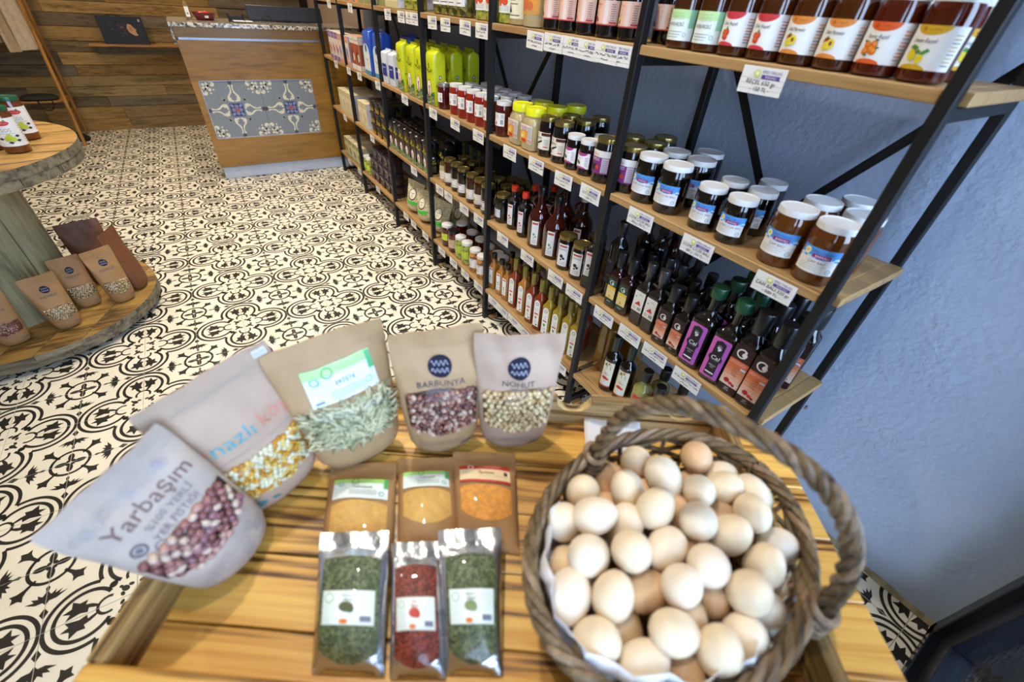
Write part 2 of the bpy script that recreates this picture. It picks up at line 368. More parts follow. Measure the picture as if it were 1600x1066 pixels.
for n_, (vis, i, j) in enumerate(cells):
    x, y, rz = (i+.5)*T, (j+.5)*T, cell_rot(i, j)
    if n_ < 300:
        if tile0 is None: o = tile0 = mbT.build('floor_tile', [M_CREAM, M_INK], floor, smooth=False)
        else: o = tile0.copy(); COL.objects.link(o)
        o.location = (x, y, 0); o.rotation_euler = (0, 0, rz)
    else:
        c, s_ = round(math.cos(rz)), round(math.sin(rz)); o_ = len(far.v)
        far.v += [(x+a*c-b_*s_, y+a*s_+b_*c, z_) for a, b_, z_ in mbT.v]; far.f += [tuple(o_+k for k in f) for f in mbT.f]; far.m += mbT.m
fo = far.build('floor_tiles_beyond', [M_CREAM, M_INK], floor, smooth=False); fo['kind'] = 'stuff'
# ------------------------------------------------------------------ shopfront behind the camera: navy frame and glass, the daylight
M_NAVY = pm('#10141c', .35, coat=.3, bump=.1); M_PANE = film('window_glass', .05)
win = struct(MB().box((LX-.1, FY-.1, 2.55), (WX+.12, FY, CZ)).build('wall_front', M_WHITE, smooth=False))
struct(MB().box((LX-.1, FY-.1, 0), (.42, FY, 2.55)).build('wall_front_left_added', M_WHITE, smooth=False))  # unseen solid stretch, added in place of glass to cut the daylight fill
xs = [.42, 1.30, 2.29]
for k in range(2):
    a, b_ = xs[k], xs[k+1]; nm = 'door_1' if k == 1 else 'window_1'
    fr = struct(MB().box((a, FY-.09, 0), (a+.045, FY, 2.55), c=.003).box((b_-.055, FY-.09, 0), (b_, FY, 2.55), c=.003).box((a, FY-.09, 2.49), (b_, FY, 2.55), c=.003).box((a, FY-.09, 0), (b_, FY, .035), c=.003).build(nm, M_NAVY))
    ins = MB()
    for p, q_ in (((a+.044, .034), (a+.12, 2.491)), ((b_-.13, .034), (b_-.054, 2.491)), ((a+.12, .034), (b_-.13, .12)), ((a+.12, 2.40), (b_-.13, 2.491))):
        ins.box((p[0], FY-.075, p[1]), (q_[0], FY-.02, q_[1]), c=.004)
    sa = ins.build('sash', M_NAVY, fr)
    MB().box((a+.11, FY-.052, .11), (b_-.12, FY-.046, 2.41)).build('pane', M_PANE, sa, smooth=False)
struct(MB().box((-9, -14, -.12), (11, FY-.1, -.06)).build('floor_outside', pm('#262422', .8, var=.3, vscale=4, bump=.6, bscale=40), smooth=False))
# dusty mortar strip where floor and wall meet
mg = MB(); rnd = random.Random(3)
pa = [(WX-.006-.010*rnd.random(), FY+(2.66-FY)*i/120) for i in range(121)]
mg.add([(x, y, .002) for x, y in pa]+[(WX, y, .012+.01*rnd.random()) for x, y in pa], [(i, i+1, 122+i, 121+i) for i in range(120)])
struct(mg.build('trim_1', pm('#8f8468', .95, var=.35, vscale=25, bump=.8, bscale=60)))
# ------------------------------------------------------------------ ceiling spotlights (lamps of the shop)
M_BLK = pm('#0d0e10', .5); M_GLOW = None
def lamp_glow():
    m = bpy.data.materials.new('lamp_lens'); m.use_nodes = True; b = m.node_tree.nodes['Principled BSDF']
    b.inputs['Emission Color'].default_value = LAMP_COL+(1,); b.inputs['Emission Strength'].default_value = 12; return m
M_GLOW = lamp_glow()
lampn = 0; lp0 = None
def spot(x, y, tx, ty, wmul, label, col=None):
    global lp0
    if lp0 is None:
        r = lp0 = empty('ceiling_spotlight')
        MB().lathe([(.035, 0), (.035, -.02), (.012, -.022), (.012, -.10), (.001, -.10)]).build('mount', M_BLK, r)
        MB().lathe([(.03, -.09), (.042, -.095), (.048, -.22), (.046, -.225), (.036, -.20), (.001, -.20)]).build('housing', M_BLK, r)
        MB().lathe([(.001, -.203), (.035, -.203), (.035, -.2055), (.001, -.2055)]).build('lens', M_GLOW, r)
    else: r = copy_tree(lp0)
    r.location = (x, y, CZ); tag(r, label, 'lamp', 'ceiling spotlights')
    d = bpy.data.lights.new('spot', 'SPOT'); d.energy = LAMP_W*wmul; d.color = col or LAMP_COL; d.spot_size = math.radians(115); d.spot_blend = .8; d.shadow_soft_size = .04
    o = bpy.data.objects.new('lamp_light', d); COL.objects.link(o); o.location = (0, 0, -.215)
    dv = Vector((tx-x, ty-y, -(CZ-.2))); o.rotation_euler = (-dv).to_track_quat('Z', 'Y').to_euler(); o.parent = r

# ------------------------------------------------------------------ shelving rack
M_OAK = wood('oak_board', '#ad8957', '#9d794a', '#775431', 'y', 2.4, .5, .4, grain=16, st=.05)
POSTS = [-1.468, -.823, -.105, .533, 1.183, 1.918, 2.556]; LEV = {'D': .187, 'C': .552, 'B': .915, 'A': 1.276, 'top': 1.64}
M_PAD = wood('pad', '#b98d4f', '#a27a42', '#6e4d28')
XF, XB = 1.886, 2.226
rack = empty('shelving_rack', (1.9, .5, 0)); tag(rack, 'long black steel rack with oak boards along the blue wall', 'shelf')
def rp(mb, name, mat, **k):
    o = mb.build(name, mat, rack, **k); o.location = (-1.9, -.5, 0); return o
for y in POSTS:
    for x0 in (XF, XB-.024):
        rp(MB().box((x0, y-.011, .0 if x0 == XF else .0), (x0+.024, y+.011, 1.95), c=.002), 'post', M_BLK)
    rp(MB().box((XF+.024, y-.010, .012), (XB-.024, y+.010, .032), c=.002), 'foot_bar', M_BLK)
    for k in LEV: rp(MB().box((XF+.024, y-.010, LEV[k]-.044), (XB-.024, y+.010, LEV[k]-.0215), c=.002), 'cross_bar', M_BLK)
    rp(MB().box((XF+.03, y-.03, -.0005), (XF+.075, y+.03, .0115), c=.002), 'foot_pad', M_PAD)
rp(MB().box((XF, POSTS[0], 1.926), (XF+.024, POSTS[-1], 1.95), c=.002), 'top_rail', M_BLK); rp(MB().box((XB-.024, POSTS[0], 1.926), (XB, POSTS[-1], 1.95), c=.002), 'top_rail', M_BLK)
for k, zz in LEV.items():
    for b in range(6):
        y0, y1 = POSTS[b]+(.0115 if b else -.018), POSTS[b+1]-.0115
        rp(MB().box((XF+.003 if b else XF+.003, POSTS[b]+.0115, zz-.02), (XB-.03, y1, zz), c=.0015), 'shelf_board', M_OAK, smooth=False)
        if b == 0: rp(MB().box((XF+.025, POSTS[0]-.022, zz-.02), (XB-.026, POSTS[0]+.0115, zz), c=.0015), 'shelf_board', M_OAK, smooth=False)
    rp(MB().box((XB-.020, POSTS[0], zz-.044), (XB-.004, POSTS[-1], zz-.0215), c=.002), 'back_rail', M_BLK)
for b in (0, 2, 4):
    y0, y1 = POSTS[b], POSTS[b+1]
    for s_ in (0, 1):
        p, q_ = Vector((XB+.004, y0 if s_ else y1, 1.32)), Vector((XB+.004, y1 if s_ else y0, .44)); d = (q_-p).normalized(); n_ = Vector((1, 0, 0)); t_ = d.cross(n_)
        rp(MB().loft([[p+d*e+t_*a+n_*b_ for a, b_ in ((-.011, -.003+.006*s_), (.011, -.003+.006*s_), (.011, .001+.006*s_), (-.011, .001+.006*s_))] for e in (0, (q_-p).length)]), 'brace', M_BLK, smooth=False)
for zz in (.44, 1.32): rp(MB().lathe([(.001, 0), (.006, 0), (.006, .006), (.001, .006)], 12), 'bolt', pm('#b9bcc0', .3, 1.)).matrix_local = Matrix.Translation((XB-1.9-.012, POSTS[0]-.5-.017, zz)) @ Matrix.Rotation(PI/2, 4, 'X')

# ------------------------------------------------------------------ product kinds (fronts face the aisle, -X)
DARK = pm('#0b0604', .08, coat=1., var=.2); BLACKG = pm('#0c0a0b', .07, coat=1.); PLUMG = pm('#1d0609', .07, coat=1.); AMBER = pm('#6a380e', .06, coat=1., trans=.3, var=.1)
BROWNG = pm('#3a1a08', .07, coat=1., trans=.15); REDS = pm('#8a1f0e', .1, coat=1., var=.15); DREDS = pm('#4a0e0c', .1, coat=1.); JAMG = pm('#4c2408', .07, coat=1., trans=.2, var=.15); JAMR = pm('#541a08', .07, coat=1., trans=.2)
CREAMG = pm('#b3a274', .12, coat=1.); OILG = pm('#a58a1e', .06, coat=1., trans=.25); OIL2 = pm('#b8782a', .06, coat=1., trans=.25); ROSEG = pm('#863414', .06, coat=1., trans=.2); PALEG = pm('#a9a65c', .06, coat=1., trans=.35)
PICK = speckle('pickle_jar', ['#5b5a22', '#7a6f2c', '#3c3c18', '#8a8440'], 55, .1, coat=1.); GREENJ = speckle('green_pickle', ['#7c8a2e', '#96a03a', '#5b6a22', '#b0a84e'], 90, .1, coat=1.); MIXJ = speckle('mixed_pickle', ['#a85a22', '#c07a30', '#7a3a16', '#b89a40'], 80, .1, coat=1.)
WLID = pm('#d9d8d6', .35, coat=.3, var=.02); GLID = pm('#9c8a4c', .25, .85, var=.08); YLID = pm('#e3e31c', .35, coat=.3, var=.02); SLID = pm('#a8a8aa', .3, .7); KCAP = pm('#0e0f12', .35, coat=.4); GCAP = pm('#12452c', .35, coat=.3); RCAP = pm('#d8321a', .35, coat=.3); OLCAP = pm('#8a7c34', .4, .3)
WH, INK, PUR, BLU, RED, GRN, YEL, PNK = '#e9e7e2', '#1d1b1c', '#5b3f8f', '#2f7fd0', '#c8281e', '#4e8a2c', '#e0c81e', '#c85a9e'
def loft_body(rings, e=2., n=24): return MB().loft([sup(0, 0, q[1], q[0], q[0], n, q[2] if len(q) > 2 else e) for q in rings])
def label_on(root, fn, W, H, z0, r, e=2.):
    c = Canvas(); fn(c, W, H); return c.build('label', map_cyl(r+.0004, z0) if e < 3 else map_flat(-r-.0002, z0), root, seg=.006 if e < 3 else None)
def make_jar(name, r, h, body, lid, lab=None, lid_h=.014, lid_r=None, e=2., neck=.84, fill=None, headspace=None):
    R = empty(name); lr = lid_r or r*.93
    B_ = loft_body([(r*.8, 0), (r*.97, .003), (r, .009), (r, h*neck-.012), (r*.97, h*neck), (lr*.95, h*neck+.008, 2.), (lr*.95, h-.004, 2.)], e).build('body', body, R)
    lz = h-lid_h
    MB().lathe([(lr*.9, lz), (lr, lz+.001), (lr, h-.003), (lr*.985, h), (lr*.9, h), (lr*.86, h-.0012), (.001, h-.0012)], 30).build('lid', lid, R)
    if lab: label_on(R, lab[0], lab[1], lab[2], lab[3], r, e)
    return R
def make_bottle(name, r, h, body, cap, lab=None, e=2., sh=.62, neck_r=.013, neck_z=.76, cap_h=.035, cap_r=.016, neck_mat=None, base=.0):
    R = empty(name)
    loft_body([(r*.85, 0), (r*.98, .004), (r, .01), (r, h*sh), (r*.95, h*(sh+.022)), (r*.78, h*(sh+.05), 1+e/2), (neck_r*1.35, h*(sh+.085), 2.), (neck_r*1.05, h*(sh+.115), 2.), (neck_r, h*(sh+.14), 2.), (neck_r, h-.004, 2.)], e).build('body', body, R)
    MB().lathe([(cap_r*.96, h-cap_h), (cap_r, h-cap_h+.002), (cap_r, h-.003), (cap_r*.93, h), (.001, h)], 20).build('cap', cap, R)
    if lab: label_on(R, lab[0], lab[1], lab[2], lab[3], r, e)
    return R
def brand(c, x, y, k, banner=PUR, txt=PUR):
    c.ell(x-.022*k, y, .0075*k, .0075*k, '#c8d070', 2, 12); c.ell(x-.022*k, y+.001*k, .0045*k, .004*k, '#f1efc0', 3, 10)
    c.text('EPED TARLASI', x+.010*k, y+.0045*k, .0052*k, txt, 2, .042*k)
    c.poly([(x-.011*k, y-.008*k), (x+.031*k, y-.008*k), (x+.029*k, y-.0045*k), (x+.031*k, y-.001*k), (x-.011*k, y-.001*k)], banner, 2); c.text('BAKKALI', x+.010*k, y-.0046*k, .0045*k, '#e6e2ee', 3, .034*k)
def L_honey(kind):
    def f(c, W, H):
        c.rect(-W/2, 0, W/2, H, WH, 0, 14); c.rect(-W/2, H*.58, W/2, H, '#4a97dc', 1, 14)
        for i in range(9): c.ell(-W/2+W*(i+.5)/9, H*(.60+.06*math.sin(i*1.7)), W*.075, H*.09, '#cfe0ee', 2, 10, 0, PI)
        c.ell(-W*.33, H*.82, W*.085, W*.085, '#f2efcf', 3, 14); c.ell(-W*.33, H*.82, W*.045, W*.045, '#d6c22c', 4, 12)
        c.text('EPED TARLASI', W*.06, H*.86, H*.09, '#5a4aa0', 3, W*.5); c.poly([(-W*.16, H*.62), (W*.30, H*.62), (W*.27, H*.70), (W*.30, H*.78), (-W*.16, H*.78)], '#8c1f6a', 3); c.text('BAKKALI', W*.07, H*.70, H*.085, '#efe8f2', 4, W*.4)
        c.text(kind, 0, H*.46, H*.10, '#4a2a5e', 3, W*.82)
        for i in range(3): c.rect(-W*.40, H*(.14+.09*i), W*(.12+.08*i), H*(.155+.09*i), '#a9a6a4', 2, 6)
        c.ring(W*.36, H*.16, W*.06, W*.014, '#5e8f86', 3, 14); c.scrib(W*.33, H*.16, W*.06, H*.06, '#5e8f86', 3, 5)
    return f
def L_jam(title, top, fruit):
    def f(c, W, H):
        c.rect(-W/2, 0, W/2, H, WH, 0, 16); c.ell(-W*.10, H, W*.30, H*.22, top, 1, 16, PI, 2*PI); c.ell(-W*.14, 0, W*.24, H*.12, top, 1, 14, 0, PI)
        c.ring(-W*.22, H*.91, W*.022, W*.009, '#54301c', 2, 10); c.scrib(-W*.12, H*.91, W*.17, H*.05, '#7a5a3c', 2, 12)
        c.text(title, -W*.13, H*.66, H*.10, '#3c3a44', 2, W*.40, .3); fruit(c, -W*.18, H*.37, H)
        for i in range(9): c.rect(W*.30, H*(.12+.085*i), W*.44, H*(.145+.085*i), top if i % 3 else '#7d7a80', 2, 2)
    return f
def fr_berry(c, x, y, H):
    for dx, dy in ((-.07, .02), (.07, .03), (0, -.03), (-.04, -.10), (.03, -.12)): c.ell(x+dx*H, y+dy*H, .085*H, .095*H, '#c23a22', 3, 12); c.ell(x+dx*H+.01*H, y+dy*H+.02*H, .045*H, .05*H, '#e0643a', 4, 10)
    c.poly([(x-.02*H, y+.10*H), (x+.05*H, y+.22*H), (x+.10*H, y+.12*H)], GRN, 5)
def fr_peach(c, x, y, H):
    c.ell(x-.05*H, y+.04*H, .12*H, .13*H, '#a33a22', 3, 14); c.ell(x-.04*H, y-.06*H, .13*H, .12*H, '#e3cf3a', 4, 14); c.ell(x+.10*H, y, .12*H, .14*H, '#e6d44a', 5, 14); c.ell(x+.10*H, y+.01*H, .045*H, .06*H, '#8a4a2a', 6, 10); c.poly([(x-.12*H, y+.14*H), (x-.03*H, y+.20*H), (x, y+.12*H)], GRN, 5)
def fr_orange(c, x, y, H):
    for dx, dy in ((-.10, .08), (.08, .10), (-.12, -.08), (.02, -.02), (.12, -.07)): c.ell(x+dx*H, y+dy*H, .095*H, .095*H, '#e0711e', 3, 12); c.ell(x+dx*H+.02*H, y+dy*H+.02*H, .05*H, .05*H, '#f09a3c', 4, 10)
    for dx, dy in ((.2, .02), (-.18, .16), (.12, .2), (-.05, -.17)): c.poly([(x+dx*H-.05*H, y+dy*H), (x+dx*H, y+dy*H+.035*H), (x+dx*H+.07*H, y+dy*H), (x+dx*H, y+dy*H-.03*H)], '#3e6a2c', 5)
def fr_lemon(c, x, y, H):
    for dx, dy in ((-.12, -.02), (-.04, -.08), (.16, -.13)): c.ell(x+dx*H, y+dy*H, .09*H, .11*H, '#e2cc22', 4, 12)
    for dx, dy in ((-.05, .1), (.04, .02), (.18, 0), (.24, .05), (-.13, .13)): c.poly([(x+dx*H-.09*H, y+dy*H-.02*H), (x+dx*H, y+dy*H+.07*H), (x+dx*H+.09*H, y+dy*H+.02*H), (x+dx*H, y+dy*H-.05*H)], '#4f8a34', 3)
def L_ayva(c, W, H):
    c.rect(-W/2, 0, W/2, H, '#e4ece6', 0, 16); c.rect(-W/2, H*.72, W/2, H, '#bfe0a0', 1, 16); c.rect(W*.30, H*.42, W/2, H, '#8fc9a0', 2, 4)
    for i, q_ in enumerate((.88, .79, .70)): c.scrib(-W*.22, H*q_, W*.36, H*.04, '#5f9a6a', 3, 18)
    c.text('KAYISI REÇELİ', -W*.10, H*.53, H*.11, INK, 3, W*.52)
    for i in range(3): c.rect(-W*.40, H*(.10+.09*i), W*(.05+.06*i), H*(.115+.09*i), '#7f8a86', 2, 5)
    c.ring(W*.24, H*.2, W*.05, W*.012, '#6aa593', 3, 12)
def L_plain(bgc='#e6e4df', accent=RED, art=None, lines=5, dark='#55524f'):
    def f(c, W, H):
        c.rect(-W/2, 0, W/2, H, bgc, 0, 12); rnd = random.Random(sum(map(ord, bgc+accent))+lines)
        c.rect(-W*.45, H*.84, W*.2, H*.93, accent, 1, 6)
        for i in range(lines): c.rect(-W*.40, H*(.10+.66*i/lines), W*(-.1+.45*rnd.random()), H*(.10+.66*i/lines)+H*.035, dark, 1, 5)
        if art: c.ell(-W*.2, H*.34, H*.15, H*.15, art, 2, 12); c.ell(-W*.12, H*.28, H*.09, H*.08, accent, 3, 10)
    return f
def L_red(c, W, H):
    c.rect(-W/2, 0, W/2, H, WH, 0, 12); c.text('ACI', -W*.05, H*.78, H*.12, INK, 1); c.scrib(-W*.25, H*.62, W*.4, H*.07, '#4a4a4a', 1)
    c.poly([(-W*.24, H*.12), (-W*.06, H*.12), (-W*.10, H*.38), (-W*.18, H*.30)], RED, 2); c.rect(W*.20, H*.15, W*.40, H*.5, '#9aa0a4', 1, 2); c.rect(W*.22, H*.58, W*.44, H*.9, '#c9c9c6', 1, 2)
def L_pink(art):
    def f(c, W, H):
        c.rect(-W/2, 0, W/2, H, '#e3b9a4', 0, 16); c.rect(-W/2, 0, W/2, H*.05, '#c0403c', 1, 12); c.rect(W*.02, H*.05, W*.16, H, '#e3cfca', 1, 3)
        c.scrib(-W*.42, H*.84, W*.34, H*.14, '#c8824a', 2, 12); c.scrib(-W*.42, H*.70, W*.30, H*.10, '#b98a6a', 2, 10); c.text('REÇEL', -W*.30, H*.46, H*.09, INK, 2, W*.2)
        c.ell(-W*.28, H*.24, H*.13, H*.13, art, 2, 12); c.ell(-W*.22, H*.20, H*.07, H*.08, '#7b3a2a', 3, 10)
        for i in range(8): c.rect(W*.24, H*(.2+.09*i), W*.38, H*(.23+.09*i), '#6f6668', 2, 2)
        c.rect(W*.22, H*.08, W*.44, H*.16, '#b5303a', 2, 2)
    return f
def L_purple(c, W, H):
    c.rect(-W/2, 0, W/2, H, '#7d2f74', 0, 14); c.rect(-W/2, H*.72, W/2, H, WH, 1, 14); c.text('koska', -W*.12, H*.85, H*.16, '#d86a1e', 2, W*.5); c.text('PEKMEZİ', -W*.1, H*.62, H*.11, '#efe6f0', 2, W*.52)
    c.ell(-W*.22, H*.25, H*.2, H*.2, '#151018', 2, 14); c.ell(-W*.02, H*.3, H*.13, H*.13, '#2c1c36', 2, 12); c.ell(W*.08, H*.28, H*.1, H*.1, '#c8402a', 3, 12); c.rect(W*.22, H*.06, W*.47, H*.7, '#c9bccb', 1, 3)
    for i in range(7): c.rect(W*.26, H*(.1+.08*i), W*.44, H*(.12+.08*i), '#7c6a86', 2, 2)
def L_carob(c, W, H):
    c.rect(-W/2, 0, W/2, H, '#e0d9c6', 0, 14); c.rect(-W/2, H*.8, W*.05, H, '#e4e0d8', 1, 8); c.text('koska', -W*.2, H*.9, H*.13, '#d86a1e', 2, W*.4); c.rect(W*.06, H*.8, W/2, H*.97, '#4a1c14', 1, 6)
    c.text('PEKMEZ', -W*.12, H*.66, H*.12, '#2a2522', 2, W*.48); c.poly([(-W*.3, H*.28), (-W*.1, H*.44), (W*.12, H*.55), (W*.14, H*.48), (-W*.05, H*.34)], '#3a241a', 2); c.ell(-W*.26, H*.18, H*.14, H*.14, '#221a18', 3, 14); c.rect(W*.2, H*.14, W*.42, H*.2, RED, 2, 2)
    for i in range(4): c.rect(W*.2, H*(.3+.09*i), W*.44, H*(.32+.09*i), '#8a8378', 2, 2)
def L_smallp(c, W, H):
    c.rect(-W/2, 0, W/2, H, WH, 0, 12); c.ell(0, H, W*.36, H*.2, '#a83c84', 1, 14, PI, 2*PI); c.ell(0, 0, W*.36, H*.12, '#a83c84', 1, 14, 0, PI); c.scrib(-W*.25, H*.66, W*.4, H*.06, INK, 2)
    c.ell(-W*.16, H*.4, H*.11, H*.11, '#23172c', 2, 12); c.ell(-W*.06, H*.34, H*.09, H*.1, '#4e7a2c', 3, 12)
    for i in range(6): c.rect(W*.26, H*(.2+.1*i), W*.4, H*(.23+.1*i), '#a8649a', 2, 2)
def L_tahini(c, W, H):
    c.rect(-W/2, 0, W/2, H, '#dcd6cf', 0, 2); c.rect(-W/2, 0, W*.12, H*.66, '#d8923a', 1); c.text('koska', -W*.18, H*.87, H*.17, '#cc2a1c', 2, W*.56); c.text('TAHİN', -W*.18, H*.71, H*.10, '#8a2a1c', 2, W*.46)
    c.ell(-W*.22, H*.42, W*.16, H*.2, '#e6b84a', 2, 14); c.ell(-W*.33, H*.36, W*.07, H*.1, '#e9dfb8', 3, 10); c.ell(-W*.17, H*.13, W*.2, H*.1, '#cc3a24', 3, 14)
    for i in range(9): c.rect(W*.1, H*(.3+.07*i), W*.45, H*(.325+.07*i), '#98949a', 2)
    c.rect(W*.08, H*.06, W*.46, H*.22, '#b03030', 2)
    for i in range(7): c.rect(W*(.1+.05*i), H*.07, W*(.12+.05*i), H*.2, '#efefef', 3)
def L_flatart(bgc, top, art, txt=None):
    def f(c, W, H):
        c.rrect(-W/2, 0, W/2, H, W*.06, bgc, 0, 6); c.rect(-W*.4, H*.86, W*.4, H*.94, top, 1, 4)
        if txt: c.text(txt, 0, H*.76, H*.07, INK, 1, W*.8)
        c.ell(-W*.08, H*.45, W*.18, W*.18, art, 1, 12); c.ell(W*.14, H*.36, W*.13, W*.13, art, 1, 12); c.ell(-W*.1, H*.3, W*.1, W*.1, art, 1, 12)
        for i in range(4): c.rect(-W*.34, H*(.07+.045*i), W*.3, H*(.082+.045*i), '#8c8985', 1, 3)
    return f
def L_nar(c, W, H):
    c.rect(-W/2, H*.14, W/2, H*.70, '#c8643a', 0, 2); c.rect(-W/2, H*.70, W/2, H, '#2c1412', 0, 2); c.rect(-W/2, 0, W/2, H*.14, '#2a0f10', 0, 2)
    for i in range(6): c.rect(-W/2, H*(.14+.075*i), W/2, H*(.215+.075*i), ['#d9bfae', '#d9b49c', '#d8a486', '#d29070', '#cc7c56', '#c86a42'][i], 1, 2)
    c.ring(-W*.05, H*.85, W*.24, W*.075, '#d8d4d0', 2, 18, math.radians(40), math.radians(330)); c.ell(W*.09, H*.84, W*.13, W*.13, '#d8d4d0', 3, 14); c.poly([(W*.03, H*.87), (W*.05, H*.93), (W*.10, H*.89), (W*.16, H*.92), (W*.14, H*.86)], '#d8d4d0', 4)
    for i in range(2): c.scrib(-W*.42, H*(.66-.03*i), W*.8, H*.018, '#efe3dc', 3, 26)
    c.rect(W*.2, H*.55, W*.46, H*.585, '#a8c8e0', 3, 2)
    for i in range(4): c.scrib(-W*.14, H*(.54-.05*i), W*.3, H*.04, '#8a4a34', 3, 7)
    c.ell(-W*.18, H*.24, W*.15, W*.15, '#a81c1c', 3, 14); c.ell(W*.06, H*.21, W*.11, W*.10, '#c22a22', 3, 12); c.ell(W*.22, H*.19, W*.09, W*.08, '#8e1616', 3, 12)
    c.text('NET', 0, H*.085, H*.028, '#e0dada', 1); c.text('250 ml', 0, H*.045, H*.024, '#e0dada', 1, W*.4)
def L_olive(c, W, H):
    c.rect(-W/2, H*.2, W/2, H*.72, '#d9c27c', 0, 2); c.rect(-W/2, H*.72, W/2, H, '#26443c', 0, 2); c.rect(-W/2, 0, W/2, H*.2, '#1c322a', 0, 2); c.rect(-W/2, H*.6, W/2, H*.72, '#d8b23c', 1, 2)
    c.ring(-W*.04, H*.86, W*.23, W*.06, '#cfd6d2', 2, 16, math.radians(40), math.radians(330)); c.ell(W*.08, H*.85, W*.12, W*.12, '#cfd6d2', 3, 12); c.scrib(-W*.2, H*.5, W*.4, H*.04, '#8a7a4a', 2, 9); c.ell(-W*.05, H*.3, W*.15, W*.17, '#c79a34', 2, 12); c.text('Sirke', 0, H*.09, H*.06, '#e8e6dc', 1, W*.6, .3)
def L_vine(c, W, H):
    c.rect(-W/2, 0, W/2, H, '#dcd9cf', 0, 2); c.scrib(-W*.1, H*.84, W*.4, H*.12, '#b8b4a8', 1); c.ell(-W*.3, H*.72, W*.06, W*.05, '#3a2a2a', 1); c.poly([(-W*.3, H*.34), (W*.3, H*.34), (W*.08, H*.56), (-W*.05, H*.48)], '#c4281e', 2)
    c.rect(-W*.4, H*.08, -W*.1, H*.24, '#c9b8a0', 1, 2); c.rect(W*.05, H*.08, W*.4, H*.24, '#8a8a84', 1, 2)
def L_cal(c, W, H):
    c.rrect(-W/2, 0, W/2, H, W*.09, '#c85aa6', 0, 8); c.rrect(W*.12, H*.02, W*.48, H*.98, W*.07, '#a653b4', 1, 4)
    c.rrect(-W*.28, H*.05, W*.28, H*.93, W*.10, '#1a171d', 2, 6); c.ell(0, H*.52, W*.38, H*.12, '#1a171d', 3, 18); c.ell(0, H*.90, W*.17, H*.06, '#1a171d', 3, 14)
    for dx, dy in ((-.05, .78), (.07, .76), (.01, .73)): c.ell(W*dx, H*dy, W*.065, W*.065, '#d8d5dc', 4, 10)
    for a in (.5, 1.2, 2.0, 2.6): c.stroke([(0, H*.79), (W*.16*math.cos(a), H*.79+W*.18*math.sin(a))], W*.02, '#b9b5bf', 4)
    c.text('Cal', 0, H*.53, H*.10, '#efedf2', 4, W*.6, .15); c.scrib(-W*.2, H*.455, W*.4, H*.02, '#b0aab6', 4, 16); c.text('KARADUT', 0, H*.33, H*.03, '#d9d5dc', 3, W*.4); c.text('SOS', 0, H*.28, H*.03, '#d9d5dc', 3, W*.3); c.rect(-W*.24, H*.12, W*.24, H*.15, '#f0eef2', 3, 2); c.scrib(-W*.16, H*.08, W*.32, H*.02, '#b0aab6', 3, 10)
def L_arch(art):
    def f(c, W, H):
        c.rect(-W/2, 0, W/2, H*.84, '#e6e3d9', 0, 6); c.ell(0, H*.84, W/2, H*.16, '#e6e3d9', 0, 16, 0, PI); c.ring(0, H*.86, W*.24, W*.07, '#3c3c3e', 1, 14); c.scrib(-W*.1, H*.86, W*.2, H*.03, '#3c3c3e', 1, 6)
        c.scrib(-W*.3, H*.66, W*.55, H*.03, '#5a5a58', 1, 12); c.scrib(-W*.3, H*.58, W*.5, H*.03, '#5a5a58', 1, 12); c.rect(-W*.34, H*.46, W*.3, H*.51, '#c8281e', 1, 3); c.ell(-W*.05, H*.34, W*.2, H*.055, art, 2, 12)
        for i in range(3): c.rect(-W*.25, H*(.14+.04*i), W*.2, H*(.152+.04*i), '#9a978f', 1, 2)
        c.rect(W*.0, H*.04, W*.3, H*.09, '#4a4a48', 1, 2)
    return f
def L_wine(c, W, H):
    c.rrect(-W/2, 0, W/2, H, W*.12, '#d6cdb4', 0, 8); c.ell(W*.05, H*.93, W*.12, H*.05, '#c87a5a', 1); c.poly([(-W*.35, H*.84), (-W*.2, H*.97), (-W*.05, H*.84)], '#3f7a3a', 1); c.stroke([(W*.2, H*.88), (W*.22, H*.70)], W*.06, '#5a9a4a', 1); c.stroke([(-W*.12, H*.86), (-W*.1, H*.74)], W*.05, '#5a9a4a', 1)
    c.text('nar', -W*.1, H*.58, H*.05, INK, 1, W*.4); c.text('ekşisi', 0, H*.52, H*.05, INK, 1, W*.6); c.ell(-W*.1, H*.36, W*.24, H*.06, '#b52a24', 2, 14); c.ell(W*.14, H*.33, W*.16, H*.045, '#c83a30', 3, 12); c.rect(-W*.5, 0, W*.5, H*.05, '#b5432e', 1, 6); c.ell(W*.1, H*.14, W*.25, H*.06, '#c9cdd2', 1, 12)
def make_pack(name, w_, d, h, mat, fronts, crimp=True, e=10.):
    """pillow-topped packet: w_ along y (front), d along x"""
    R = empty(name); hw, hd = w_/2, d/2
    def rg(z, kx, ky): return [(x, y, z) for x, y, _ in sup(0, 0, z, hd*kx, hw*ky, 28, e if kx > .4 else 12)]
    rings = [rg(0, .86, .94), rg(.004, .97, .99), rg(h*.4, 1.04, 1.0), rg(h*.80, 1.02, 1.), rg(h*.885, .98, 1.), rg(h*.92, .80, 1.), rg(h*.945, .30, 1.), rg(h*.955, .07, 1.), rg(h, .07, 1.)] if crimp else [rg(0, .96, .98), rg(.003, 1, 1), rg(h-.003, 1, 1), rg(h, .97, .98)]
    MB().loft(rings).build('packet', mat, R)
    for part, fn, face in fronts:
        c = Canvas()
        if face == 'x': fn(c, w_*.98, h*.78); c.build(part, map_flat(-hd*1.045, h*.012), R)
        else: fn(c, d*.94, h*.76); c.build(part, map_fy(-hw*1.0-.0006, h*.012), R)
    return R
